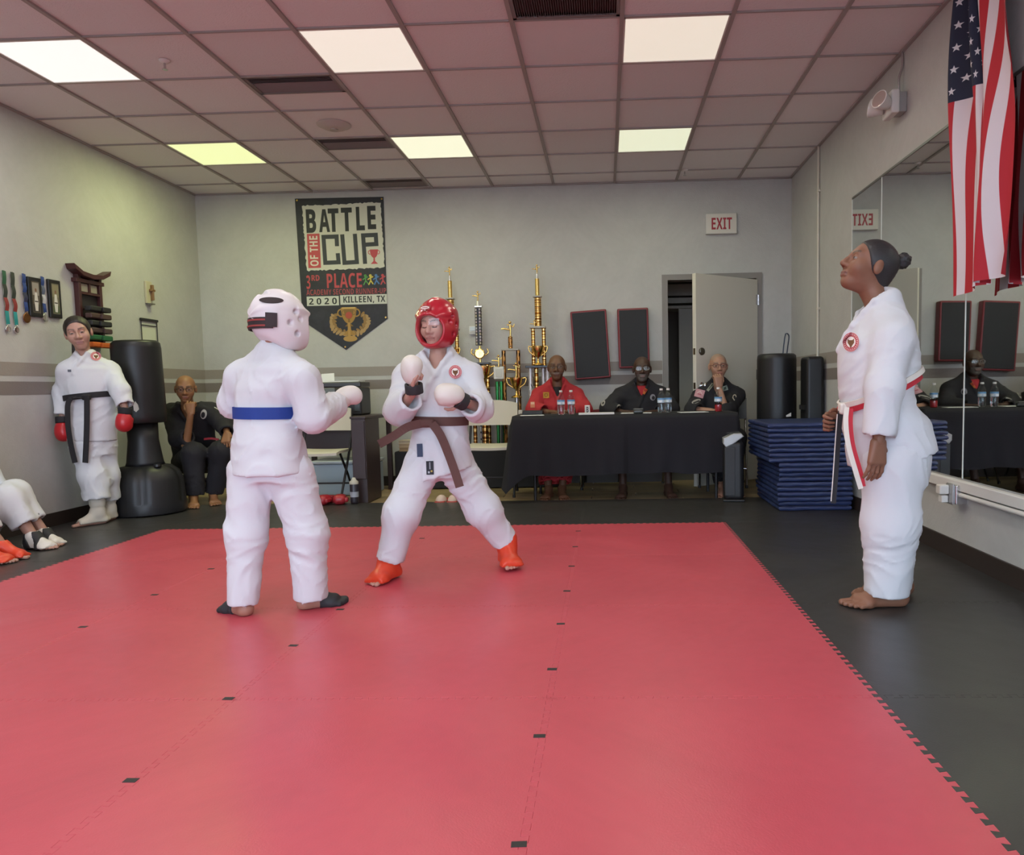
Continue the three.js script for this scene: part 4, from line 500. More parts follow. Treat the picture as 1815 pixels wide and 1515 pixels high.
  bottle(994, -6.52, 'clear water bottle before the man in red, closer to his patch'); bottle(1012, -6.55, 'clear water bottle before the man in red, closer to the empty chair'); bottle(1172, -6.52, 'clear water bottle beside the bearded man, in front of its twin'); bottle(1184, -6.60, 'clear water bottle beside the bearded man, behind its twin'); bottle(1273, -6.55, 'bottle with red drink before the man covering his mouth', true);
  const sheet = (u, z, w, d, a, label, h = 0.003) => { const o = solo('paper_sheet', box(w, h, d), paper, label, 'paper', 'papers on the judging table'); o.position.set(W(u, 735, z).x, top + h / 2 + 0.0005, z); o.rotation.y = a; };
  sheet(943, -6.47, 0.2, 0.12, 0.15, 'white sheet at the drooping cloth corner'); sheet(1057, -6.48, 0.30, 0.13, 0.03, 'thick white pad of paper before the empty red chair', 0.014); sheet(1128, -6.58, 0.26, 0.16, -0.08, 'white score sheet before the bearded man'); sheet(1228, -6.55, 0.24, 0.16, 0.1, 'white score sheet before the man covering his mouth');
  { const o = thing('desk_tray', 'black desk tray before the man in the red uniform', 'tray', [W(945, 730, -6.62).x, top, -6.62]); part('tray', rbox(0.18, 0.035, 0.12, 0.008, 0, 0.018, 0), blackPlastic, o); part('rim', box(0.17, 0.006, 0.11, 0, 0.036, 0), darkMetal, o); }
  { const o = thing('name_card', 'small white card with a dark letter on the judging table', 'card', [W(1041, 720, -6.62).x, top, -6.62]); part('card', rbox(0.045, 0.075, 0.02, 0.003, 0, 0.038, 0), paper, o); const tx = canvasTex(64, 96, (x, w, h) => { x.fillStyle = '#d4d2d0'; x.fillRect(0, 0, w, h); fit(x, 'B', 14, 14, 52, 82, '#2a2c30'); }); part('print', new THREE.PlaneGeometry(0.04, 0.07), mat(1, 1, 1, 0.6, { map: tx }), o).position.set(0, 0.038, 0.0105); }
  { const o = thing('eyeglass_case', 'dark glasses case before the bearded man', 'case', [W(1131, 730, -6.5).x, top, -6.47]); part('shell', rbox(0.085, 0.035, 0.05, 0.014, 0, 0.018, 0, 4), mat(0.05, 0.055, 0.05, 0.35), o); part('lid', rbox(0.083, 0.012, 0.048, 0.005, 0, 0.038, 0), mat(0.09, 0.1, 0.09, 0.3), o); }
}
// ───────────────────────────── people ─────────────────────────────
const v3 = (x, y, z) => V(x, y, z), lerp = (a, b, t) => a.clone().lerp(b, t);
function frame(f, u) { f = f.clone().normalize(); const r = u.clone().cross(f).normalize(); return [r, f.clone().cross(r).normalize(), f]; }     // person's left, up, forward
function toLocal(F, c, s) { const [r, u, f] = F; return (x, y, z) => { const dx = (x - c.x) / s, dy = (y - c.y) / s, dz = (z - c.z) / s; return [dx * r.x + dy * r.y + dz * r.z, dx * u.x + dy * u.y + dz * u.z, dx * f.x + dy * f.y + dz * f.z]; }; }
const fromLocal = (F, c, s, x, y, z) => c.clone().addScaledVector(F[0], x * s).addScaledVector(F[1], y * s).addScaledVector(F[2], z * s);
const local = (f, F, c, s) => { const L = toLocal(F, c, s); return (x, y, z) => { const p = L(x, y, z); return f(p[0], p[1], p[2]) * s; }; };
const mix = (a, b, t) => [a[0] + (b[0] - a[0]) * t, a[1] + (b[1] - a[1]) * t, a[2] + (b[2] - a[2]) * t];
// head, 0.22 m from chin to crown, in its own axes (x to the person's left, y up, z forward)
function headLocal(o) {
  const base = U([ell(V(0, 0.032, -0.014), 0.075, 0.084, 0.095), ell(V(0, -0.03, 0.022), 0.058, 0.078, 0.066), ell(V(0, -0.085, 0.055), 0.03, 0.024, 0.026), ell(V(0.036, -0.022, 0.05), 0.03, 0.032, 0.032), ell(V(-0.036, -0.022, 0.05), 0.03, 0.032, 0.032), cap(V(-0.036, 0.03, 0.068), V(0.036, 0.03, 0.068), 0.013)], 0.022);
  const nose = U([cap(V(0, 0.02, 0.084), V(0, -0.022, 0.104), 0.008, 0.0125), ell(V(0.013, -0.027, 0.092), 0.0095, 0.009, 0.011), ell(V(-0.013, -0.027, 0.092), 0.0095, 0.009, 0.011)], 0.008);
  const ears = U([ell(V(0.077, 0, -0.012), 0.011, 0.031, 0.019), ell(V(-0.077, 0, -0.012), 0.011, 0.031, 0.019)], 0.004), lips = U([cap(V(-0.019, -0.0535, 0.083), V(0.019, -0.0535, 0.083), 0.0075), cap(V(-0.016, -0.0645, 0.081), V(0.016, -0.0645, 0.081), 0.0085)], 0.003);
  const balls = U([ell(V(0.031, 0.008, 0.071), 0.013, 0.013, 0.013), ell(V(-0.031, 0.008, 0.071), 0.013, 0.013, 0.013)], 0.001), sock = U([ell(V(0.031, 0.009, 0.094), 0.021, 0.0135, 0.019), ell(V(-0.031, 0.009, 0.094), 0.021, 0.0135, 0.019)], 0.001);
  const lidK = o.closed ? -0.03 : 0.0035;                                                   // upper lid edge height over the eye centre
  const lid = (s) => { const e = ell(V(s * 0.031, 0.008, 0.0705), 0.0145, 0.0145, 0.0145); return (x, y, z) => Math.max(e(x, y, z), (0.008 + lidK) - y); }, lids = U([lid(1), lid(-1)], 0.001), low = U([1, -1].map(s => { const e = ell(V(s * 0.031, 0.008, 0.0705), 0.0142, 0.0142, 0.0142); return (x, y, z) => Math.max(e(x, y, z), y - 0.002); }), 0.001);
  const f = (x, y, z) => { let d = smin(base(x, y, z), nose(x, y, z), 0.012); d = smax(d, -sock(x, y, z), 0.012); d = smin(d, ears(x, y, z), 0.008); d = smin(d, lips(x, y, z), 0.005); d = Math.min(d, balls(x, y, z)); d = smin(d, Math.min(lids(x, y, z), low(x, y, z)), 0.003); return d; };
  const brow = U([cap(V(0.013, 0.032, 0.083), V(0.045, 0.035, 0.066), 0.006, 0.0045), cap(V(-0.013, 0.032, 0.083), V(-0.045, 0.035, 0.066), 0.006, 0.0045)], 0.002);
  const skin = o.skin, lip = o.lip ?? [skin[0] * 0.82, skin[1] * 0.58, skin[2] * 0.62], brows = o.brow ?? [0.03, 0.02, 0.016];
  const colour = (x, y, z) => {
    let c = skin; const n = noise(x * 40, y * 40, z * 40) * 0.04; c = [c[0] * (1 + n), c[1] * (1 + n), c[2] * (1 + n)];
    const ball = balls(x, y, z) < 0.0012 && Math.min(lids(x, y, z), low(x, y, z)) > 0.0006; if (ball) { const ex = Math.abs(x) - 0.031, ey = y - 0.007; return Math.hypot(ex, ey) < 0.0065 ? (o.iris ?? [0.03, 0.018, 0.012]) : [0.26, 0.23, 0.21]; }
    if (o.closed) { const ex = Math.abs(Math.abs(x) - 0.031); if (z > 0.06 && ex < 0.015 && Math.abs(y - (0.001 - 0.004 * (1 - (ex / 0.015) ** 2))) < 0.003) return [0.06, 0.035, 0.03]; }
    if (z > 0.055 && (x / 0.025) ** 2 + ((y + 0.059) / 0.0115) ** 2 < 1) c = Math.abs(y + 0.0588) < 0.0017 ? mix(lip, [0.05, 0.02, 0.018], 0.55) : lip;
    const bx = Math.abs(x), by = 0.029 + 0.007 * Math.sin((bx - 0.01) / 0.04 * 2.2); if (z > 0.03 && bx > 0.011 && bx < 0.05 && Math.abs(y - by) < 0.0048 - 0.05 * Math.max(0, bx - 0.036)) c = mix(c, brows, o.browK ?? 0.75);
    if (o.paint) c = o.paint(x, y, z, c) ?? c;
    return c;
  };
  return { f, colour };
}
function handField(w, d, n, side, s, curl, thumbCurl = 0.3) {
  d = d.clone().normalize(); n = n.clone().addScaledVector(d, -n.dot(d)).normalize(); const l = d.clone().cross(n).multiplyScalar(side);
  const P = (a, b, c) => w.clone().addScaledVector(d, a * s).addScaledVector(l, b * s).addScaledVector(n, c * s), parts = [], pts = [w];
  const B = [-0.031, -0.0105, 0.0105, 0.031], len = [0.80, 0.95, 1.02, 0.94];
  for (let i = 0; i < 4; i++) {
    parts.push(cap(P(0.005, B[i] * 0.62, 0), P(0.086, B[i], 0), 0.0165 * s, 0.0135 * s)); let p = P(0.086, B[i], 0), a = 0; const seg = [0.042, 0.027, 0.021], r = [0.0092, 0.0082, 0.0074, 0.0062], cc = Array.isArray(curl) ? curl[i] : curl, splay = (i - 1.5) * 0.07;
    for (let k = 0; k < 3; k++) { a += cc * [0.9, 1.1, 0.8][k]; const q = p.clone().addScaledVector(d, Math.cos(a) * seg[k] * len[i] * s).addScaledVector(n, Math.sin(a) * seg[k] * len[i] * s).addScaledVector(l, splay * seg[k] * Math.cos(a) * s); parts.push(cap(p, q, r[k] * s, r[k + 1] * s)); pts.push(q); p = q; }
  }
  let p = P(0.018, 0.026, 0.006); const dirs = [[0.62, 0.7, 0.34], [0.86, 0.45 - thumbCurl * 0.5, 0.3 + thumbCurl * 0.5], [0.92, 0.25 - thumbCurl, 0.25 + thumbCurl]], tl = [0.044, 0.033, 0.026], tr = [0.0145, 0.011, 0.0098, 0.0078];
  dirs.forEach(([a, b, c], k) => { const q = p.clone().add(d.clone().multiplyScalar(a).addScaledVector(l, b).addScaledVector(n, c).normalize().multiplyScalar(tl[k] * s)); parts.push(cap(p, q, tr[k] * s, tr[k + 1] * s)); pts.push(q); p = q; });
  pts.push(P(0.08, 0.05, 0), P(0.08, -0.05, 0), P(-0.02, 0, 0)); const palm = U(parts.filter((_, i) => i % 4 === 0 && i < 16), 0.016), rest = parts.filter((_, i) => !(i % 4 === 0 && i < 16));
  return { f: (x, y, z) => { let q = palm(x, y, z); for (const g of rest) q = smin(q, g(x, y, z), 0.0055 * s); return q; }, pts };
}
function footField(a, d, s, side, floorY = 0) { // a: ankle joint; d: level direction of the toes; side: +1 left foot
  d = V(d.x, d.y ?? 0, d.z).normalize(); const up = V(0, 1, 0), l = up.clone().cross(d).normalize().multiplyScalar(-side); // l points to the little toe side? (outer)
  const g0 = V(a.x, floorY, a.z), P = (f, w, h) => g0.clone().addScaledVector(d, f * s).addScaledVector(l, -w * s).addScaledVector(up, h * s), pts = [a];
  const parts = [cap(a, P(-0.025, 0, 0.035), 0.036 * s, 0.034 * s), cap(P(-0.03, 0, 0.03), P(0.11, 0.012, 0.022), 0.031 * s, 0.024 * s), cap(P(-0.02, 0.006, 0.028), P(0.125, -0.02, 0.022), 0.03 * s, 0.024 * s), cap(a, P(0.10, -0.008, 0.028), 0.034 * s, 0.024 * s), cap(P(0.125, -0.028, 0.02), P(0.105, 0.03, 0.018), 0.021 * s, 0.018 * s)], toes = [];
  [[-0.034, 0.05, 0.0135, 0.132], [-0.010, 0.044, 0.0098, 0.137], [0.0085, 0.038, 0.0092, 0.132], [0.0255, 0.033, 0.0088, 0.124], [0.041, 0.028, 0.0085, 0.112]].forEach(([w, L, r, f]) => { toes.push(cap(P(f, w * 0.92, 0.016), P(f + L, w * 1.05, 0.0115), r * 1.05 * s, r * s)); pts.push(P(f + L, w * 1.1, 0.01)); });
  pts.push(P(-0.08, 0.05, 0), P(-0.08, -0.05, 0), P(0.1, 0.06, 0), P(0.1, -0.06, 0)); const b = U(parts, 0.02);
  return { f: (x, y, z) => { let q = b(x, y, z); for (const t of toes) q = smin(q, t(x, y, z), 0.006); return smax(q, floorY + 0.001 - y, 0.004); }, pts, P };
}
// stacked ellipses: list of {c, a (half width), b (half depth)} from top to bottom
function sections(list, F) {
  const n = 80, y0 = list[list.length - 1].c.y, y1 = list[0].c.y, T = new Float32Array((n + 1) * 5), L = list;
  for (let i = 0; i <= n; i++) { const y = y0 + (y1 - y0) * i / n; let k = 0; while (k < L.length - 2 && L[k + 1].c.y > y) k++; const A = L[k], B = L[k + 1], t = clamp((A.c.y - y) / (A.c.y - B.c.y), 0, 1), s = t * 0.5 + smooth(t) * 0.5; T.set([A.c.x + (B.c.x - A.c.x) * s, A.c.z + (B.c.z - A.c.z) * s, A.a + (B.a - A.a) * s, A.b + (B.b - A.b) * s, 0], i * 5); }
  const [r, , f] = F, rl = Math.hypot(r.x, r.z), fl = Math.hypot(f.x, f.z), rx = r.x / rl, rz = r.z / rl, fx = f.x / fl, fz = f.z / fl;
  return (x, y, z) => { const q = clamp((y - y0) / (y1 - y0), 0, 1) * n, i = Math.min(n - 1, q | 0), t = q - i, o = i * 5, g = k => T[o + k] + (T[o + 5 + k] - T[o + k]) * t; const dx = x - g(0), dz = z - g(1), a = g(2), b = g(3), e = Math.hypot((dx * rx + dz * rz) / a, (dx * fx + dz * fz) / b); const d = (e - 1) * Math.min(a, b) * 0.5 + 0.5 * (Math.hypot(dx, dz) * (1 - 1 / Math.max(e, 0.05))); return smax(smax(d, y - y1, 0.03), y0 - y, 0.006); };
}
const crease = (x, y, z, k, amp) => { const w = noise(x * 1.7 + k, y * 1.7, z * 1.7), a = noise(x * 3.2 + k + w, y * 5.5 + w * 1.5, z * 3.2 - w), b = noise(x * 5.5 + k, y * 4.6 + w * 2.2, z * 5.5 + w); return amp * (0.5 * a + 0.75 * (1 - Math.abs(b)) ** 6 - 0.2); };
function sleeve(S, E, Q, r, k = 0.03) { const dir = Q.clone().sub(E).normalize(), end = half(Q, dir), body = U([cap(S, E, r[0], r[1]), keep(cap(E, Q.clone().addScaledVector(dir, 0.05), r[1], r[2]), end, 0.004)], k), inn = cap(Q.clone().addScaledVector(dir, -0.05), Q.clone().addScaledVector(dir, 0.08), r[2] - 0.016, r[2] - 0.012); return { body, inn }; }
function jacketField(o) { // o: list, F, arms: [[S, E, Q, r], ...], hem {p, n}, vee {p, slope, front}, amp, seed
  const torso = sections(o.list, o.F), sl = o.arms.map(a => sleeve(...a)), yoke = U(o.arms.map(([S, , , q]) => cap(o.list[1].c, S, 0.055, q[0] * 0.92)), 0.03), [r, u, f] = o.F;
  const trunk = (x, y, z) => { let d = smin(torso(x, y, z), yoke(x, y, z), 0.05); if (o.hem) d = smax(d, (x - o.hem.p.x) * o.hem.n.x + (y - o.hem.p.y) * o.hem.n.y + (z - o.hem.p.z) * o.hem.n.z, 0.006); return d; };
  const raw = (x, y, z) => { let d = trunk(x, y, z); for (const s of sl) d = smin(d, s.body(x, y, z), 0.03); return d; };
  const lap = []; // lapels: raised bands following the front of the jacket
  if (o.vee) {
    const v = o.vee, at = (a, b) => { const q = hit(trunk, v.p.clone().addScaledVector(r, a).addScaledVector(V(0, 1, 0), b).addScaledVector(f, 0.4), f.clone().negate(), 0.62); return trunk(q.x, q.y, q.z) < 0.01 ? q : null; }, A = v.neckW * 1.25, H = v.h;
    const L = [v.nL, at(A * 0.75, H * 0.7), at(A * 0.4, H * 0.35), at(0, -0.012), at(-A * 0.3, -H * 0.4), at(-A * 0.55, -H * 0.95)].filter(q => q), R = [v.nR, at(-A * 0.75, H * 0.7), at(-A * 0.4, H * 0.35), at(0.005, -0.012)].filter(q => q), w = v.w ?? 0.0125;
    for (const line of [L, R]) for (let i = 0; i < line.length - 1; i++) lap.push(cap(line[i], line[i + 1], w));
  }
  const lapF = lap.length ? U(lap, 0.012) : null;
  const full = (x, y, z) => {
    let d = raw(x, y, z); if (o.amp && d > -0.03 && d < 0.04) d -= crease(x, y, z, o.seed ?? 0, o.amp);
    if (o.vee) { const v = o.vee, px = x - v.p.x, py = y - v.p.y, pz = z - v.p.z, a = px * r.x + py * r.y + pz * r.z, b = py, c = px * f.x + pz * f.z; const q = Math.max((Math.abs(a) * v.h / v.neckW - b) * 0.5, -(c + v.back)); d = smax(d, -q, 0.006); }
    if (lapF) d = smin(d, lapF(x, y, z), 0.008);
    for (const s of sl) d = smax(d, -s.inn(x, y, z), 0.004);
    return d;
  };
  full.raw = (x, y, z) => torso(x, y, z) ; return full;
}
function trouserField(o) { // o: list (pelvis), F, legs [[hip, knee, hem, r0, r1, r2], ...]
  const pel = sections(o.list, o.F), legs = o.legs.map(([h, k, e, a, b, c]) => { const dir = e.clone().sub(k).normalize(), body = U([cap(h, k, a, b), keep(cap(k, e.clone().addScaledVector(dir, 0.06), b, c), half(e, dir), 0.005)], 0.05); return { body, inn: cap(e.clone().addScaledVector(dir, -0.06), e.clone().addScaledVector(dir, 0.1), c - 0.016, c - 0.012) }; });
  return (x, y, z) => { let d = pel(x, y, z); for (const l of legs) d = smin(d, l.body(x, y, z), 0.035); if (d > -0.03 && d < 0.04) d -= crease(x, y * 1.3, z, (o.seed ?? 0) + 9, o.amp ?? 0.007); for (const l of legs) d = smax(d, -l.inn(x, y, z), 0.004); return d; };
}
const skinMat = new THREE.MeshPhysicalMaterial({ vertexColors: true, roughness: 0.52, sheen: 0.15, sheenRoughness: 0.6 });
const weave = noiseTex(128, (x, y) => 0.5 + 0.3 * Math.sin(x * 6.2832 * 32) * Math.sin(y * 6.2832 * 32) + 0.2 * per(x, y, 50, 77));
const cottonWhite = mat(0.66, 0.68, 0.72, 0.9), cottonBlack = mat(0.013, 0.012, 0.016, 0.85), cottonRed = mat(0.40, 0.022, 0.03, 0.85);
const emblem = canvasTex(192, 192, (x, w) => { const c = w / 2; x.fillStyle = '#e6d9da'; x.fillRect(0, 0, w, w); x.fillStyle = '#b5414c'; x.beginPath(); x.arc(c, c, 92, 0, 7); x.fill(); x.strokeStyle = '#e4c4c4'; x.lineWidth = 4; x.beginPath(); x.arc(c, c, 82, 0, 7); x.stroke(); x.fillStyle = '#e8d8d4'; for (let i = 0; i < 22; i++) { const a = i * 0.2856; x.save(); x.translate(c + 70 * Math.sin(a), c - 70 * Math.cos(a)); x.rotate(a); x.fillRect(-4, -6, 7, 11); x.restore(); } x.fillStyle = '#e9e2de'; x.beginPath(); x.arc(c, c, 54, 0, 7); x.fill(); x.fillStyle = '#6d4a2c'; x.beginPath(); x.moveTo(60, 66); x.lineTo(78, 78); x.lineTo(114, 78); x.lineTo(132, 62); x.lineTo(134, 104); x.lineTo(112, 130); x.lineTo(102, 150); x.lineTo(90, 150); x.lineTo(82, 130); x.lineTo(60, 104); x.fill(); });
const patchMat = mat(1, 1, 1, 0.8, { map: emblem });
const wornOn = { belt_knot: 'belt', belt_tail: 'belt', belt_edge: 'belt', belt_stripe: 'belt', wrist_strap: 'glove', lens: 'glasses', strap_stripe: 'strap', hook_patch: 'strap', crown_vent: 'headguard', brow_logo: 'headguard', face_shield: 'headguard', chest_patch: 'jacket', sleeve_patch: 'jacket', shoulder_patch: 'jacket', collar_patch: 'jacket', label: 'jacket', maker_mark: 'jacket', emblem: 'jacket', chest_emblem: 'jacket', sleeve_emblem: 'jacket', name_tape: 'jacket', trouser_emblem: 'trousers' };   // pieces sewn to or hanging from another piece
function person(label, base) { const t = thing('person', label, 'person', [base.x, 0, base.z]); const last = {}; const put = (name, g, m, parent = t, lab) => { if (Array.isArray(g)) g = join(g); g.translate(-base.x, 0, -base.z); if (parent === t && last[wornOn[name]]) parent = last[wornOn[name]]; return last[name] = part(name, g, m, parent, lab); }; return { t, put }; }
function skinMesh(f, pts, m, h, colour) { const [lo, hi] = bounds(pts, m); lo.y = Math.max(lo.y, -0.012); return surface(f, lo, hi, h, colour); }
function buildBody(o) { // one continuous skin: trunk and limbs, with finer grids for head, hands and feet
  const J = o.J, s = o.s ?? 1, k = o.skin, sc = () => k, all = [], P = [];
  const add = (a, b, ra, rb) => { P.push(cap(a, b, ra * s, rb * s)); all.push(a, b); };
  add(J.pelvis, J.chest, 0.085, 0.09); add(J.chest, J.neck, 0.088, 0.052); add(J.shL, J.shR, 0.048, 0.048); add(J.hipL, J.hipR, 0.075, 0.075); add(J.neck, fromLocal(J.HF, J.head, J.hs, 0, -0.06, -0.025), 0.053, 0.05);
  for (const q of ['L', 'R']) { add(J['sh' + q], J['el' + q], 0.042, 0.036); add(J['el' + q], J['wr' + q], 0.036, 0.026); add(J['hip' + q], J['kn' + q], 0.068, 0.05); add(J['kn' + q], J['an' + q], 0.047, 0.034); }
  const gs = [skinMesh(U(P, 0.03), all, 0.11, 0.011, sc)];
  const H = headLocal({ ...o.face, skin: k }), hf = local(H.f, J.HF, J.head, J.hs), neck = cap(J.neck, fromLocal(J.HF, J.head, J.hs, 0, -0.05, -0.025), 0.056 * s, 0.05 * s), L = toLocal(J.HF, J.head, J.hs);
  gs.push(skinMesh((x, y, z) => smin(hf(x, y, z), neck(x, y, z), 0.03), [J.head.clone().addScalar(0.12 * J.hs), J.head.clone().addScalar(-0.12 * J.hs), J.neck], 0.035, o.fine ?? 0.0035, (x, y, z) => H.colour(...L(x, y, z))));
  for (const h of o.hands ?? []) gs.push(skinMesh(h.f, h.pts, 0.03, 0.0035, sc)); for (const h of o.feet ?? []) gs.push(skinMesh(h.f, h.pts, 0.035, 0.004, sc));
  for (const g of gs) g.deleteAttribute('uv'); return mergeGeometries(gs);
}
function clothMesh(f, pts, m, h) { const [lo, hi] = bounds(pts, m); lo.y = Math.max(lo.y, -0.02); return surface(f, lo, hi, h); }
// a patch placed where the ray through a pixel meets the cloth, at about depth z
const patchAt = (f, u, v, z, w, h, lift = 0.004, n = 8, round = false, up = V(0, 1, 0)) => { const d = ray(u, v), t = z / d.z; return decal(f, V(0, EYE, 0).addScaledVector(d, t - 0.45), d, up, w, h, lift, n, round); };
const pts = (list) => list.map(s => [s.c.clone().addScalar(Math.max(s.a, s.b)), s.c.clone().addScalar(-Math.max(s.a, s.b))]).flat();
const sec = (u, v, z, a, b) => ({ c: W(u, v, z), a, b });
// padded fist glove: closed hand shape, thumb and wrist strap
function fistGlove(P, name, c, dir, back, s, m, strapM, wrist) {
  const [r, u, f] = frame(dir, back), at = (x, y, z) => c.clone().addScaledVector(r, x * s).addScaledVector(u, y * s).addScaledVector(f, z * s), M = [r, u, f];
  const body = U([ell(at(0, 0.004, 0.008), 0.052 * s, 0.045 * s, 0.058 * s, M), ell(at(0, -0.012, 0.025), 0.048 * s, 0.036 * s, 0.036 * s, M), ell(at(0, 0.012, -0.025), 0.046 * s, 0.033 * s, 0.05 * s, M)], 0.02), thumb = cap(at(0.035, -0.022, -0.02), at(0.03, -0.036, 0.03), 0.018 * s, 0.015 * s), gro = cap(at(-0.05, -0.052, 0.0), at(0.05, -0.052, 0.0), 0.013 * s);
  const g = surface((x, y, z) => smax(smin(body(x, y, z), thumb(x, y, z), 0.006), -gro(x, y, z), 0.008), c.clone().subScalar(0.11 * s), c.clone().addScalar(0.11 * s), 0.0045); const o = P.put(name, g, m);
  const w0 = wrist, w1 = c, d = w1.clone().sub(w0).normalize(), a = w0.clone().addScaledVector(d, -0.02), b = w0.clone().addScaledVector(d, 0.03); const st = surface(cutBy(keep(keep(cap(a.clone().addScaledVector(d, -0.05), b.clone().addScaledVector(d, 0.05), 0.043 * s), half(b, d), 0.002), half(a, d.clone().negate()), 0.002), cap(a.clone().addScaledVector(d, -0.1), b.clone().addScaledVector(d, 0.1), 0.031 * s), 0.002), a.clone().subScalar(0.09), b.clone().addScalar(0.09), 0.006); const q = P.put('wrist_strap', st, strapM); return o;
}
function glasses(P, HF, c, s, m, lens, w = 0.023, h = 0.016) {
  const at = (x, y, z) => fromLocal(HF, c, s, x, y, z), rim = (sx) => tube(Array.from({ length: 14 }, (_, i) => { const a = i / 14 * 6.2832, x = Math.cos(a), y = Math.sin(a); return at(sx * 0.033 + w * Math.sign(x) * Math.abs(x) ** 0.6, 0.008 + h * Math.sign(y) * Math.abs(y) ** 0.6, 0.098 - Math.abs(sx * 0.033 + w * x) * 0.12); }), 0.0022 * s, 40, 6, true);
  P.put('glasses', [rim(1), rim(-1), tube([at(-0.011, 0.012, 0.099), at(0, 0.015, 0.101), at(0.011, 0.012, 0.099)], 0.002 * s, 8, 6), ...[1, -1].map(e => tube([at(e * 0.056, 0.012, 0.09), at(e * 0.077, 0.012, 0.06), at(e * 0.083, 0.01, -0.01)], 0.002 * s, 8, 6))], m);
  if (lens) for (const e of [1, -1]) { const sh = new THREE.CircleGeometry(1, 24), p = sh.attributes.position; for (let i = 0; i < p.count; i++) { const q = at(e * 0.033 + p.getX(i) * w, 0.008 + p.getY(i) * h, 0.098 - Math.abs(e * 0.033 + p.getX(i) * w) * 0.12); p.setXYZ(i, q.x, q.y, q.z); } sh.computeVertexNormals(); P.put('lens', sh, lens); }
}
function helmet(P, HF, c, s, m, o) { // dipped-foam headguard around the head
  const outer = U([ell(V(0, 0.028, -0.012), 0.112, 0.122, 0.125), ell(V(0, -0.05, 0.02), 0.098, 0.085, 0.098)], 0.05), inner = U([ell(V(0, 0.03, -0.012), 0.082, 0.092, 0.1), ell(V(0, -0.05, 0.015), 0.07, 0.09, 0.078)], 0.04);
  const face = (x, y, z) => Math.max(Math.hypot(x / 0.071, (y + 0.014) / 0.074) - 1, -1) * 0.06, holes = [[0.11, 0.0, -0.005], [-0.11, 0.0, -0.005], [0.105, 0.05, 0.02], [-0.105, 0.05, 0.02], [0.1, -0.045, 0.03], [-0.1, -0.045, 0.03], [0.107, 0.02, 0.045], [-0.107, 0.02, 0.045]].map(h => ell(V(...h), 0.02, 0.013, 0.013));
  const topV = cap(V(-0.03, 0.13, -0.085), V(0.03, 0.13, -0.085), 0.016), topV2 = cap(V(-0.022, 0.155, 0.02), V(0.022, 0.155, 0.02), 0.014);
  const f = (x, y, z) => { let d = outer(x, y, z); d -= 0.004 * Math.max(0, Math.sin(Math.atan2(x, y - 0.02) * 6 + 1.57)) * (y > 0 ? 1 : 0.3); d -= 0.006 * Math.exp(-(((y - 0.062) / 0.014) ** 2)) * (z > 0.03 ? 1 : 0); if (z > 0) { const e = Math.hypot(x / 0.071, (y + 0.014) / 0.074) - 1; d -= 0.009 * Math.exp(-(((e - 0.2) / 0.13) ** 2)); } d = smax(d, -inner(x, y, z), 0.006); if (z > 0) d = smax(d, -face(x, y, z), 0.012); d = smax(d, -y - 0.118 + (z < 0 ? -z * 0.55 : 0), 0.012); for (const h of holes) d = smax(d, -h(x, y, z), 0.006); d = smax(d, -topV(x, y, z), 0.006); d = smax(d, -topV2(x, y, z), 0.006); return d; };
  const g = surface(local(f, HF, c, s), c.clone().subScalar(0.2 * s), c.clone().addScalar(0.2 * s), 0.0042); return P.put('headguard', g, m);
}

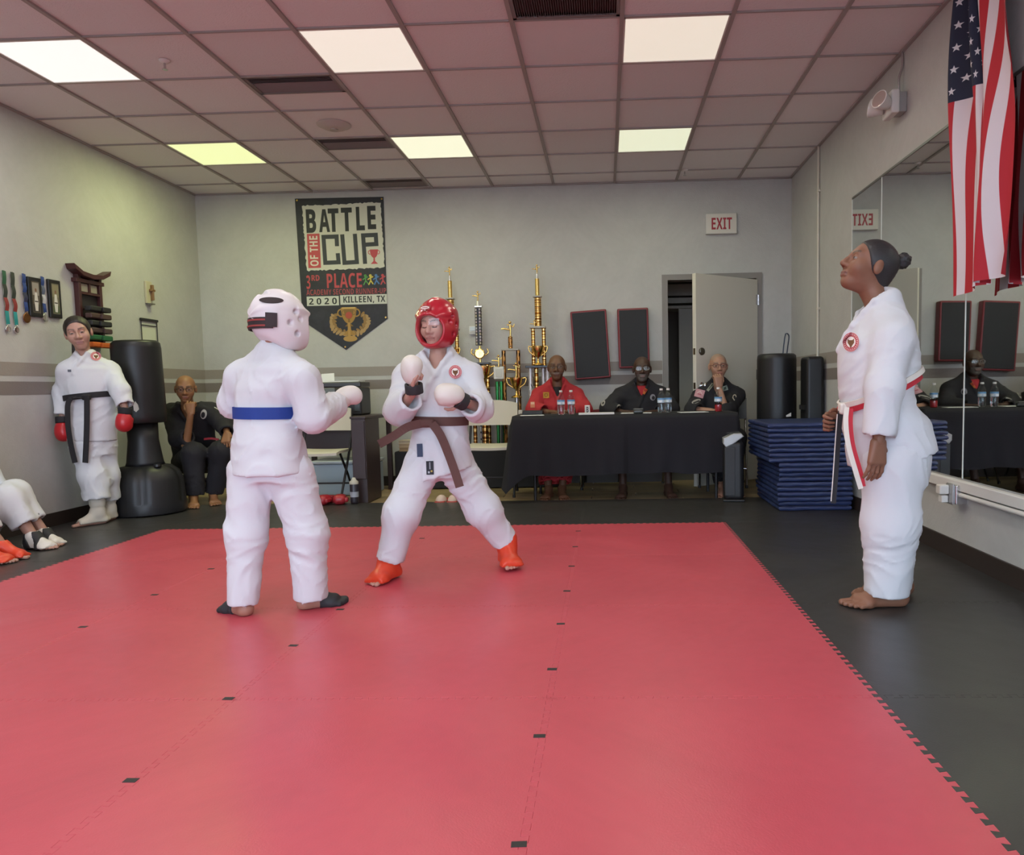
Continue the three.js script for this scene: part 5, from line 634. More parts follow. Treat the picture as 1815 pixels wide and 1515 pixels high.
// — woman in profile, red and white belt —
{
  const z = -3.32, P = person('standing woman in a white uniform with a red and white belt, hair in a bun', W(1560, 1065, z)), F = frame(V(-0.98, 0, 0.2), V(0, 1, 0)), HF = frame(V(-0.9, 0.4, 0.1), V(0.4, 0.9, 0)), head = W(1538, 475, -3.33), hs = 1.03;
  const shL = W(1583, 600, -3.17), elL = W(1567, 690, -3.12), cuL = W(1558, 772, -3.11), shR = W(1560, 600, -3.46), elR = W(1530, 692, -3.55), cuR = W(1505, 738, -3.52);
  const wrL = W(1557, 782, -3.11), wrR = W(1496, 744, -3.51), hipL = W(1583, 815, -3.24), hipR = W(1583, 812, -3.41), knL = W(1578, 930, -3.24), knR = W(1582, 925, -3.42), heL = W(1571, 1052, -3.25), heR = W(1579, 1040, -3.42), anL = V(heL.x + 0.025, 0.09, heL.z), anR = V(heR.x + 0.03, 0.09, heR.z);
  const hL = handField(wrL, V(-0.07, -1, 0.02), V(-0.35, 0, -1), 1, 0.98, [0.22, 0.26, 0.3, 0.32], 0.25), hR = handField(wrR, V(-0.95, -0.02, 0.1), V(0.05, -0.3, 1), 1, 0.95, [1.15, 1.1, 1.05, 0.95], 0.35);
  const skin = [0.235, 0.105, 0.062], fL = footField(anL, V(-1, 0, 0.12), 1.12, 1), fR = footField(anR, V(-1, 0, 0.05), 1.12, -1);
  P.put('body', buildBody({ J: { pelvis: W(1583, 790, z), chest: W(1560, 615, z), neck: W(1560, 545, z), shL, shR, elL, elR, wrL, wrR, hipL, hipR, knL, knR, anL, anR, head, HF, hs }, skin, face: { lip: [0.2, 0.06, 0.05] }, hands: [hL, hR], feet: [fL, fR], s: 0.95 }), skinMat);
  const list = [sec(1568, 514, z, 0.061, 0.058), sec(1565, 540, z, 0.075, 0.07), sec(1562, 558, z, 0.12, 0.088), sec(1560, 580, z, 0.165, 0.118), sec(1556, 612, z, 0.182, 0.155), sec(1556, 650, z, 0.182, 0.163), sec(1551, 690, z, 0.172, 0.145), sec(1555, 716, z, 0.172, 0.142), sec(1570, 752, z, 0.19, 0.176), sec(1578, 790, z, 0.2, 0.178), sec(1580, 832, z, 0.2, 0.17)];
  const nk = W(1560, 540, z), j = jacketField({ list, F, arms: [[shL, elL, cuL, [0.078, 0.072, 0.064]], [shR, elR, cuR, [0.075, 0.068, 0.058]]], hem: { p: W(1580, 812, z), n: V(0.22, -0.97, 0).normalize() }, vee: { p: W(1516, 572, z), neckW: 0.075, h: 0.12, back: 0.1, nL: nk.clone().addScaledVector(F[0], 0.066).add(V(-0.01, 0.005, 0)), nR: nk.clone().addScaledVector(F[0], -0.066).add(V(-0.01, 0.005, 0)), nB: nk.clone().add(V(0.062, 0.02, 0)), w: 0.0125 }, amp: 0.006, seed: 3 });
  P.put('jacket', clothMesh(j, [...pts(list), shL, elL, cuL, shR, elR, cuR], 0.09, 0.008), cottonWhite);
  const tl = [sec(1575, 740, z, 0.15, 0.12), sec(1582, 790, z, 0.17, 0.15), sec(1584, 850, z, 0.15, 0.14)], tr = trouserField({ list: tl, F, legs: [[hipL, knL, heL, 0.132, 0.112, 0.086], [hipR, knR, heR, 0.122, 0.104, 0.084]], amp: 0.007, seed: 5 });
  P.put('trousers', clothMesh(tr, [...pts(tl), knL, heL, knR, heR], 0.14, 0.008), cottonWhite);
  const bc = W(1552, 694, z), bn = V(-0.43, 0.9, 0).normalize(), redM = mat(0.50, 0.022, 0.04, 0.75), whM = mat(0.72, 0.68, 0.62, 0.8), blM = mat(0.02, 0.02, 0.024, 0.8);
  const ring = P.put('belt', beltRing(j.raw, bc.clone().addScaledVector(bn, -0.011), bn, F[2], 0.021, 0.01), redM, P.t, 'red half of the belt'); P.put('belt_stripe', beltRing(j.raw, bc.clone().addScaledVector(bn, 0.011), bn, F[2], 0.021, 0.01), whM, P.t, 'white half of the belt');
  P.put('belt_knot', rbox(0.035, 0.05, 0.05, 0.012).translate(...W(1494, 724, -3.3).toArray()), whM);
  const tail = (L, m, w, nm, side) => P.put(nm, strap(L.map(a => W(...a)), side ?? V(1, 0, 0.25), w, 0.005), m); tail([[1501, 722, -3.22], [1499, 745, -3.2], [1503, 785, -3.18], [1518, 840, -3.16], [1526, 866, -3.155]], whM, 0.02, 'belt_tail'); tail([[1508, 724, -3.22], [1507, 750, -3.2], [1511, 788, -3.18], [1525, 838, -3.16], [1530, 862, -3.155]], redM, 0.02, 'belt_tail'); tail([[1490, 728, -3.3], [1486, 770, -3.31], [1482, 830, -3.32], [1477, 892, -3.32]], blM, 0.022, 'belt_tail'); tail([[1484, 734, -3.29], [1480, 790, -3.3], [1476, 850, -3.31], [1473, 888, -3.31]], whM, 0.004, 'belt_edge');
  P.put('stopwatch', rbox(0.045, 0.05, 0.03, 0.01).translate(...W(1477, 753, -3.48).toArray()), blackPlastic, P.t, 'black device in the far hand');
  P.put('chest_patch', patchAt(j, 1508, 606, z, 0.066, 0.082, 0.005, 12, true), patchMat, P.t, 'round red and white emblem');
  const hair = (x, y, z) => { let d = ell(V(0, 0.034, -0.018), 0.081, 0.09, 0.1)(x, y, z); const nape = ell(V(0, -0.03, -0.06), 0.05, 0.06, 0.045)(x, y, z); d = smin(d, nape, 0.03); d = smax(d, (y - 0.078) * -0.5 + (z - 0.064) * 0.86, 0.008); d -= 0.0008 * Math.sin(Math.atan2(y - 0.03, x) * 60 + z * 30); const bun = Math.min(ell(V(0, 0.085, -0.125), 0.034, 0.034, 0.03)(x, y, z), cap(V(0, 0.07, -0.09), V(0, 0.082, -0.115), 0.02)(x, y, z)); return smin(d, bun - 0.004 * noise(x * 60, y * 60, z * 60), 0.012); };
  P.put('hair', surface(local(hair, HF, head, hs), head.clone().subScalar(0.22), head.clone().addScalar(0.22), 0.0042), mat(0.024, 0.023, 0.025, 0.5), P.t, 'dark hair greying at the temple, tied in a bun');
}
// — boy seen from behind, blue belt, white headguard —
{
  const z = -3.25, P = person('boy with a blue belt and white headguard seen from behind', W(490, 1080, z)), F = frame(V(0.5, 0, -0.866), V(0, 1, 0)), HF = frame(V(0.66, -0.06, -0.74), V(0.02, 1, 0)), head = W(497, 574, -3.24), hs = 0.95;
  const shL = W(428, 668, -3.31), elL = W(416, 714, -3.36), cuL = W(440, 700, -3.56), shR = W(535, 672, -3.18), elR = W(556, 736, -3.2), cuR = W(596, 717, -3.38), wrL = W(450, 692, -3.6), wrR = W(603, 710, -3.41);
  const hipL = W(446, 838, -3.24), hipR = W(515, 838, -3.25), knL = W(437, 945, -3.22), knR = W(545, 945, -3.27), heL = W(430, 1071, -3.2), heR = W(551, 1061, -3.29), anL = V(heL.x, 0.075, heL.z), anR = V(heR.x - 0.005, 0.075, heR.z), skin = [0.50, 0.27, 0.21];
  const dL = V(-0.8, 0, -0.5), dR = V(0.83, 0, -0.45), fL = footField(anL, dL, 0.86, 1), fR = footField(anR, dR, 0.86, -1);
  P.put('body', buildBody({ J: { pelvis: W(478, 800, z), chest: W(477, 690, z), neck: W(487, 632, z), shL, shR, elL, elR, wrL, wrR, hipL, hipR, knL, knR, anL, anR, head, HF, hs }, skin: [0.36, 0.17, 0.12], face: {}, hands: [], feet: [{ ...fL }, { ...fR }], s: 0.82 }), skinMat);
  const list = [sec(490, 608, z, 0.057, 0.055), sec(487, 624, z, 0.072, 0.064), sec(484, 638, z, 0.11, 0.078), sec(480, 655, z, 0.15, 0.10), sec(475, 690, z, 0.158, 0.118), sec(471, 720, z, 0.142, 0.112), sec(471, 742, z, 0.145, 0.115), sec(476, 790, z, 0.17, 0.14), sec(478, 848, z, 0.186, 0.155)];
  const nk = W(487, 618, z), j = jacketField({ list, F, arms: [[shL, elL, cuL, [0.07, 0.068, 0.056]], [shR, elR, cuR, [0.072, 0.074, 0.058]]], hem: { p: W(478, 838, z), n: V(0, -1, 0) }, vee: { p: W(487, 668, z).addScaledVector(F[2], 0.06), neckW: 0.06, h: 0.1, back: 0.02, nL: nk.clone().addScaledVector(F[0], 0.058), nR: nk.clone().addScaledVector(F[0], -0.058), nB: nk.clone().addScaledVector(F[2], -0.058).add(V(0, 0.014, 0)), w: 0.0125 }, amp: 0.007, seed: 21 });
  P.put('jacket', clothMesh(j, [...pts(list), shL, elL, cuL, shR, elR, cuR], 0.09, 0.008), cottonWhite);
  const tl = [sec(476, 770, z, 0.13, 0.1), sec(478, 810, z, 0.155, 0.12), sec(480, 850, z, 0.15, 0.115)], tr = trouserField({ list: tl, F, legs: [[hipL, knL, heL, 0.098, 0.08, 0.062], [hipR, knR, heR, 0.1, 0.084, 0.069]], amp: 0.007, seed: 25 });
  P.put('trousers', clothMesh(tr, [...pts(tl), knL, heL, knR, heR], 0.12, 0.008), cottonWhite);
  P.put('belt', beltRing(j.raw, W(471, 731, z), V(0.02, 1, 0).normalize(), F[2], 0.05, 0.008), mat(0.012, 0.045, 0.26, 0.75), P.t, 'blue belt'); P.put('belt_tail', strap([W(475, 740, -3.42), W(490, 800, -3.47), W(497, 870, -3.47), W(499, 912, -3.46)], V(1, 0, 0.3), 0.035, 0.005), mat(0.012, 0.045, 0.26, 0.75));
  const gm = mat(0.72, 0.68, 0.66, 0.45); fistGlove(P, 'glove', W(618, 702, -3.45), V(0.55, 0.25, -0.6), V(0.3, 0.9, 0.2), 0.92, gm, gm, W(604, 710, -3.41)); fistGlove(P, 'glove', W(462, 678, -3.68), V(0.3, 0.5, -0.8), V(0, 0.8, 0.5), 0.92, gm, gm, wrL);
  const hm = mat(0.74, 0.70, 0.72, 0.38); helmet(P, HF, head, hs * 1.0, hm);
  const at = (x, y, q) => fromLocal(HF, head, hs, x, y, q), sk = (y, w, m) => strap([-1.0, -0.6, -0.2, 0.2, 0.6, 1.0].map(a => at(0.112 * Math.sin(a), y - 0.004 * a, -0.012 - 0.122 * Math.cos(a))), F[1], w, 0.006), bm = mat(0.03, 0.018, 0.02, 0.7), rm = mat(0.30, 0.045, 0.04, 0.7);
  P.put('strap', sk(-0.012, 0.046, bm), bm, P.t, 'black elastic strap'); for (const y of [0.001, -0.024]) P.put('strap_stripe', strap([-1.0, -0.6, -0.2, 0.2, 0.6, 1.0].map(a => at(0.115 * Math.sin(a), y - 0.004 * a, -0.012 - 0.125 * Math.cos(a))), F[1], 0.007, 0.005), rm, P.t, 'red stripe on the strap'); P.put('hook_patch', strap([-1.15, -0.95, -0.75].map(a => at(0.116 * Math.sin(a), 0.004, -0.012 - 0.126 * Math.cos(a))), F[1], 0.058, 0.005), bm);
  P.put('crown_vent', patchAt(local(U([ell(V(0, 0.028, -0.012), 0.113, 0.123, 0.126)], 0.01), HF, head, hs), 481, 532, -3.24, 0.095, 0.026, 0.004, 8, true), bm, P.t, 'dark slot in the crown');
  const toeF = (f, d) => { const k = half(f.P(0.045, 0, 0), d.clone().normalize().negate()); P.put('toe_cover', clothMesh((x, y, q) => Math.max(f.f(x, y, q) - 0.005, k(x, y, q)), f.pts, 0.03, 0.0045), mat(0.022, 0.024, 0.028, 0.7), P.t, 'black cover over the toes'); }; toeF(fL, dL); toeF(fR, dR);
}
// — boy facing us, brown belt, red headguard with clear shield —
{
  const z = -3.9, P = person('boy with a brown belt and red headguard in fighting stance', W(790, 1015, z)), F = frame(V(0.03, 0, 0.99), V(0, 1, 0)), HF = frame(V(-0.24, -0.13, 0.95), V(-0.03, 1, 0.08)), head = W(773, 578, -3.87), hs = 0.92;
  const shR = W(724, 666, -3.9), elR = W(707, 728, -3.8), cuR = W(729, 708, -3.68), wrR = W(734, 692, -3.63), shL = W(831, 666, -3.92), elL = W(848, 722, -3.84), cuL = W(833, 718, -3.72), wrL = W(820, 711, -3.69);
  const hipR = W(750, 822, -3.87), hipL = W(806, 822, -3.94), knR = W(711, 910, -3.78), knL = W(858, 905, -3.98), heR = W(692, 990, -3.8), heL = W(893, 956, -4.07), anR = V(heR.x - 0.01, 0.085, heR.z), anL = V(heL.x + 0.02, 0.11, heL.z + 0.01), skin = [0.52, 0.29, 0.225];
  const dR = V(-0.3, 0, 0.95), dL = V(0.3, 0, 0.95), fR = footField(anR, dR, 0.85, -1), fL = footField(anL, dL, 0.85, 1, 0.012);
  const hR = handField(wrR, V(0.0, 1, 0.1), V(1, 0.05, 0.2), -1, 0.8, [1.2, 1.2, 1.2, 1.2], 0.5), hL = handField(wrL, V(-1, 0.3, 0.15), V(0, -0.4, -1), 1, 0.8, [1.2, 1.2, 1.2, 1.2], 0.5);
  P.put('body', buildBody({ J: { pelvis: W(778, 795, z), chest: W(778, 690, z), neck: W(777, 640, z), shL, shR, elL, elR, wrL, wrR, hipL, hipR, knL, knR, anL, anR, head, HF, hs }, skin, face: { closed: true, brow: [0.09, 0.05, 0.035], paint: (x, y, q, c) => y > 0.066 + 0.005 * Math.sin(x * 160) ? [0.025, 0.017, 0.015] : null }, hands: [hR, hL], feet: [fR, fL], s: 0.82 }), skinMat);
  const list = [sec(776, 613, z, 0.058, 0.055), sec(777, 630, z, 0.076, 0.064), sec(777, 641, z, 0.115, 0.076), sec(778, 656, z, 0.15, 0.098), sec(779, 695, z, 0.152, 0.112), sec(780, 734, z, 0.136, 0.106), sec(780, 756, z, 0.14, 0.11), sec(780, 800, z, 0.162, 0.135), sec(783, 862, z, 0.182, 0.15)];
  const nk = W(777, 626, z), j = jacketField({ list, F, arms: [[shR, elR, cuR, [0.072, 0.074, 0.056]], [shL, elL, cuL, [0.072, 0.072, 0.056]]], hem: { p: W(783, 842, z), n: V(0.24, -0.97, 0).normalize() }, vee: { p: W(777, 661, z).addScaledVector(F[2], 0.06), neckW: 0.078, h: 0.138, back: 0.05, nL: nk.clone().addScaledVector(F[0], 0.06), nR: nk.clone().addScaledVector(F[0], -0.06), nB: nk.clone().addScaledVector(F[2], -0.055).add(V(0, 0.012, 0)), w: 0.0125 }, amp: 0.008, seed: 41 });
  P.put('jacket', clothMesh(j, [...pts(list), shL, elL, cuL, shR, elR, cuR], 0.09, 0.008), cottonWhite);
  const tl = [sec(778, 775, z, 0.125, 0.095), sec(779, 812, z, 0.15, 0.118), sec(779, 845, z, 0.13, 0.1)], tr = trouserField({ list: tl, F, legs: [[hipR, knR, heR, 0.1, 0.086, 0.066], [hipL, knL, heL, 0.1, 0.087, 0.068]], amp: 0.008, seed: 45 });
  P.put('trousers', clothMesh(tr, [...pts(tl), knL, heL, knR, heR], 0.12, 0.008), cottonWhite);
  const brown = mat(0.105, 0.045, 0.037, 0.75); P.put('belt', beltRing(j.raw, W(780, 745, z), V(0.03, 1, 0.0).normalize(), F[2], 0.045, 0.009), brown, P.t, 'brown belt'); const kz = -3.755; P.put('belt_knot', rbox(0.075, 0.042, 0.034, 0.014).translate(...W(757, 750, kz).toArray()), brown); P.put('belt_tail', strap([W(748, 750, kz + 0.01), W(722, 757, kz + 0.03), W(697, 773, kz + 0.03), W(672, 787, kz + 0.02)], V(0.35, 1, 0), 0.042, 0.006), brown); P.put('belt_tail', strap([W(766, 750, kz + 0.015), W(780, 770, kz + 0.03), W(795, 805, kz + 0.03), W(806, 835, kz + 0.03), W(815, 863, kz + 0.03)], V(1, 0.25, 0), 0.042, 0.006), brown);
  const gl = mat(0.74, 0.70, 0.65, 0.4), bk = mat(0.025, 0.025, 0.028, 0.7); fistGlove(P, 'glove', W(730, 654, -3.6), V(0.05, 0.9, 0.35), V(-0.4, 0.3, 0.85), 1.0, gl, bk, W(734, 690, -3.63)); fistGlove(P, 'glove', W(795, 699, -3.64), V(-0.85, 0.1, 0.45), V(0.3, 0.35, 0.9), 1.02, gl, bk, W(819, 711, -3.69));
  const rh = new THREE.MeshPhysicalMaterial({ color: C(0.46, 0.012, 0.028), roughness: 0.28, clearcoat: 0.5, clearcoatRoughness: 0.15 }); helmet(P, HF, fromLocal(HF, head, hs, 0, 0, -0.016), hs * 1.02, rh);
  const lensM = new THREE.MeshPhysicalMaterial({ color: C(0.97, 0.97, 0.98), roughness: 0.03, transmission: 1, thickness: 0, ior: 1.45, clearcoat: 0.3 }), sp = [], si = [], at = (x, y, q) => fromLocal(HF, head, hs, x, y, q), N = 18; for (let a = 0; a <= N; a++) for (let b = 0; b <= N; b++) { const x = -0.072 + 0.144 * a / N, y = -0.085 + 0.15 * b / N, p = at(x, y, 0.126 - (x / 0.09) ** 2 * 0.035 - ((y + 0.01) / 0.1) ** 2 * 0.016); sp.push(p.x, p.y, p.z); } for (let a = 0; a < N; a++) for (let b = 0; b < N; b++) { const o = a * (N + 1) + b; si.push(o, o + N + 1, o + 1, o + 1, o + N + 1, o + N + 2); } const sg = new THREE.BufferGeometry(); sg.setAttribute('position', new THREE.Float32BufferAttribute(sp, 3)); sg.setIndex(si); sg.computeVertexNormals(); P.put('face_shield', sg, lensM, P.t, 'clear plastic face shield');
  const logo = canvasTex(128, 48, (x, w, h) => { x.fillStyle = '#8a1420'; x.fillRect(0, 0, w, h); x.fillStyle = '#e0d4d0'; x.beginPath(); x.ellipse(w / 2, h / 2, 56, 17, 0, 0, 7); x.fill(); x.fillStyle = '#8a1420'; x.fillRect(26, 20, 76, 8); });
  const hd = V(0.35, -0.35, -0.87).normalize(); P.put('brow_logo', decal(local(U([ell(V(0, 0.028, -0.012), 0.118, 0.128, 0.131)], 0.01), HF, head, hs), at(-0.008, 0.105, 0.5), at(0, 0, 0).sub(at(0, 0, 1)).normalize(), V(0, 1, 0), 0.055, 0.02, 0.003, 8), mat(1, 1, 1, 0.4, { map: logo }), P.t, 'white oval mark on the headguard');
  P.put('chest_patch', patchAt(j, 807, 659, z, 0.066, 0.07, 0.005, 12, true), patchMat, P.t, 'round red and white emblem');
  const lb = mat(1, 1, 1, 0.7, { map: canvasTex(48, 96, (x, w, h) => { x.fillStyle = '#20242e'; x.fillRect(0, 0, w, h); x.fillStyle = '#8f949c'; x.fillRect(20, 8, 8, 50); x.fillStyle = '#c0a850'; x.fillRect(28, 66, 12, 12); x.fillStyle = '#b8bcc2'; x.fillRect(10, 72, 12, 14); }) }); P.put('label', patchAt(j, 762, 829, z, 0.036, 0.068, 0.004, 5), lb, P.t, 'dark cloth label on the jacket skirt');
  const tri = mat(0.05, 0.075, 0.13, 0.7), tg = patchAt((x, y, q) => Math.min(tr(x, y, q), j(x, y, q)), 744, 798, z, 0.028, 0.066, 0.005, 5); P.put('trouser_emblem', tg, tri, P.t, 'dark blue emblem on the trousers');
  const og = mat(0.72, 0.06, 0.022, 0.38), guard = (f, d, an, hz) => { const k = half(f.P(0.172, 0, 0), d.clone().normalize()), low = f.P(0, 0, 0).y; const shaft = cap(an, an.clone().add(V(0, 0.04, 0)), 0.05, 0.05); P.put('foot_guard', clothMesh((x, y, q) => { let e = smin(f.f(x, y, q) - 0.02, shaft(x, y, q), 0.02); e = smax(e, k(x, y, q), 0.008); e -= 0.0025 * Math.cos((y * 60 + x * 20)); return smax(e, low + 0.012 - y, 0.004); }, [...f.pts, an.clone().add(V(0, 0.06, 0))], 0.045, 0.0055), og, P.t, 'orange padded foot guard'); }; guard(fR, dR, anR); guard(fL, dL, anL);
}
// — woman by the left wall, black belt, red gloves —
{
  const z = -5.630, P = person('woman with a black belt and red gloves leaning by the left wall', W(172, 920, z)), F = frame(V(0.42, 0, 0.9), V(0, 1, 0)), HF = frame(V(0.5, -0.1, 0.86), V(-0.2, 1, 0.05)), head = W(139, 591, -5.580), hs = 1.06;
  const shR = W(121, 657, -5.560), elR = W(113, 695, -5.600), cuR = W(112, 734, -5.570), wrR = W(111, 746, -5.560), shL = W(192, 656, -5.720), elL = W(213, 692, -5.620), cuL = W(222, 718, -5.590), wrL = W(222, 730, -5.580);
  const hipR = W(152, 788, -5.590), hipL = W(181, 788, -5.680), knR = W(166, 845, -5.580), knL = W(187, 842, -5.700), heR = W(172, 886, -5.560), heL = W(192, 884, -5.730), anR = V(heR.x, 0.085, heR.z), anL = V(heL.x, 0.085, heL.z), skin = [0.47, 0.265, 0.205], dR = V(-0.62, 0, 0.8), dL = V(0.12, 0, 1), fR = footField(anR, dR, 0.95, -1), fL = footField(anL, dL, 0.95, 1);
  P.put('body', buildBody({ J: { pelvis: W(165, 760, z), chest: W(158, 680, z), neck: W(152, 643, z), shL, shR, elL, elR, wrL, wrR, hipL, hipR, knL, knR, anL, anR, head, HF, hs }, skin, face: { brow: [0.06, 0.035, 0.03], lip: [0.40, 0.19, 0.165], paint: (x, y, q, c) => null }, hands: [], feet: [fR, fL], s: 0.92, fine: 0.004 }), skinMat);
  const list = [sec(150, 622, z, 0.06, 0.057), sec(152, 634, z, 0.08, 0.068), sec(155, 643, z, 0.125, 0.085), sec(157, 655, z, 0.17, 0.11), sec(158, 682, z, 0.172, 0.13), sec(160, 700, z, 0.165, 0.128), sec(161, 712, z, 0.168, 0.13), sec(163, 745, z, 0.172, 0.138), sec(164, 790, z, 0.162, 0.14)];
  const nk = W(152, 634, z), j = jacketField({ list, F, arms: [[shR, elR, cuR, [0.07, 0.066, 0.056]], [shL, elL, cuL, [0.074, 0.068, 0.058]]], hem: { p: W(164, 781, z), n: V(-0.03, -1, 0).normalize() }, vee: { p: W(143, 635, z + 0.1), neckW: 0.075, h: 0.12, back: 0.07, nL: nk.clone().addScaledVector(F[0], 0.066), nR: nk.clone().addScaledVector(F[0], -0.066), nB: nk.clone().addScaledVector(F[2], -0.06).add(V(0, 0.014, 0)), w: 0.0125 }, amp: 0.007, seed: 61 });
  P.put('jacket', clothMesh(j, [...pts(list), shL, elL, cuL, shR, elR, cuR], 0.09, 0.0095), cottonWhite);
  const tl = [sec(164, 750, z, 0.14, 0.11), sec(165, 785, z, 0.152, 0.125), sec(166, 805, z, 0.14, 0.12)], tr = trouserField({ list: tl, F, legs: [[hipR, knR, heR, 0.1, 0.095, 0.088], [hipL, knL, heL, 0.098, 0.09, 0.078]], amp: 0.009, seed: 65 }); P.put('trousers', clothMesh(tr, [...pts(tl), knL, heL, knR, heR], 0.12, 0.0095), cottonWhite);
  const bm = mat(0.014, 0.013, 0.017, 0.75); P.put('belt', beltRing(j.raw, W(160, 702, z), V(-0.1, 1, 0).normalize(), F[2], 0.042, 0.009), bm, P.t, 'black belt'); P.put('belt_knot', rbox(0.06, 0.042, 0.034, 0.012).translate(...W(153, 704, -5.485).toArray()), bm); P.put('belt_tail', strap([W(154, 705, -5.470), W(154, 740, -5.465), W(153, 780, -5.460), W(151, 820, -5.460)], V(1, 0, 0), 0.04, 0.006), bm); P.put('belt_tail', strap([W(146, 704, -5.470), W(124, 708, -5.450), W(120, 745, -5.440), W(126, 790, -5.440), W(133, 820, -5.440)], V(1, 0, 0), 0.038, 0.006), bm);
  const rg = mat(0.50, 0.018, 0.025, 0.32); fistGlove(P, 'glove', W(112, 765, -5.550), V(0.05, -1, 0.1), V(-0.4, 0.1, 0.9), 1.1, rg, bm, W(111, 743, -5.560)); fistGlove(P, 'glove', W(220, 748, -5.570), V(-0.05, -1, 0.1), V(0.4, 0.1, 0.9), 1.1, rg, bm, W(222, 727, -5.580));
  const wg = mat(0.62, 0.58, 0.50, 0.8), gd = (f, d, an, he) => { const k = half(f.P(0.145, 0, 0), d.clone().normalize()), sh = cap(an, he.clone().add(V(0, 0.12, 0)), 0.05, 0.062); P.put('shin_guard', clothMesh((x, y, q) => { let e = smin(f.f(x, y, q) - 0.009, sh(x, y, q), 0.02); e = smax(e, k(x, y, q), 0.006); e += 0.006 * Math.exp(-(((y - 0.13) / 0.01) ** 2)); return smax(e, 0.016 - y, 0.004); }, [...f.pts, he.clone().add(V(0, 0.14, 0))], 0.06, 0.007), wg, P.t, 'cream shin and instep guard'); }; gd(fR, dR, anR, heR); gd(fL, dL, anL, heL);
  P.put('chest_patch', patchAt(j, 170, 631, z, 0.07, 0.068, 0.005, 10, true), patchMat, P.t, 'round red emblem'); P.put('maker_mark', patchAt(j, 123, 657, z, 0.022, 0.018, 0.005, 3), mat(0.12, 0.13, 0.16, 0.7), P.t, 'small dark mark');
  const hair = (x, y, q) => { let d = ell(V(0, 0.034, -0.016), 0.083, 0.092, 0.1)(x, y, q); d = smax(d, (y - 0.07) * -0.42 + (q - 0.062) * 0.9, 0.008); d = smax(d, -y - 0.055, 0.02); const tail = cap(V(-0.03, -0.03, -0.1), V(-0.07, -0.16, -0.07), 0.03, 0.018)(x, y, q); return smin(d, tail, 0.02) - 0.0005 * Math.sin(x * 300); };
  P.put('hair', surface(local(hair, HF, head, hs), head.clone().subScalar(0.24), head.clone().addScalar(0.2), 0.005), mat(0.022, 0.016, 0.014, 0.5), P.t, 'dark brown hair tied back');
}
// — seated people —
function seated(o) {
  const P = person(o.label, V(o.base[0], 0, o.base[1])), F = frame(o.F, V(0, 1, 0)), HF = frame(o.HF, o.HU ?? V(0, 1, 0)), J = o.J;
  const feet = o.foot.map(([a, d, side, y]) => footField(a, d, o.fs ?? 1, side, y ?? 0)); [J.anL, J.anR] = [o.foot[0][0], o.foot[1][0]]; J.HF = HF; J.head = o.head; J.hs = o.hs;
  P.put('body', buildBody({ J, skin: o.skin, face: o.face, hands: o.hands, feet, s: 0.95, fine: 0.004 }), skinMat);
  const nk = o.neck, j = jacketField({ list: o.list, F, arms: o.arms, vee: o.vee ? { back: 0.07, nL: nk.clone().addScaledVector(F[0], 0.07), nR: nk.clone().addScaledVector(F[0], -0.07), nB: nk.clone().addScaledVector(F[2], -0.06).add(V(0, 0.015, 0)), w: 0.0125, ...o.vee } : null, amp: 0.007, seed: o.seed });
  P.put('jacket', clothMesh(j, [...pts(o.list), ...o.arms.flatMap(a => a.slice(0, 3))], 0.09, 0.01), o.top); const tr = trouserField({ list: o.tl, F, legs: o.legs, amp: 0.007, seed: o.seed + 4 }); P.put('trousers', clothMesh(tr, [...pts(o.tl), ...o.legs.flatMap(l => l.slice(0, 3))], 0.12, 0.011), o.bottom ?? o.top); return { P, j, F, HF };
}
const badge = (bg, draw) => mat(1, 1, 1, 0.8, { map: canvasTex(96, 96, (x, w) => { x.fillStyle = bg; x.fillRect(0, 0, w, w); draw(x, w); }) });
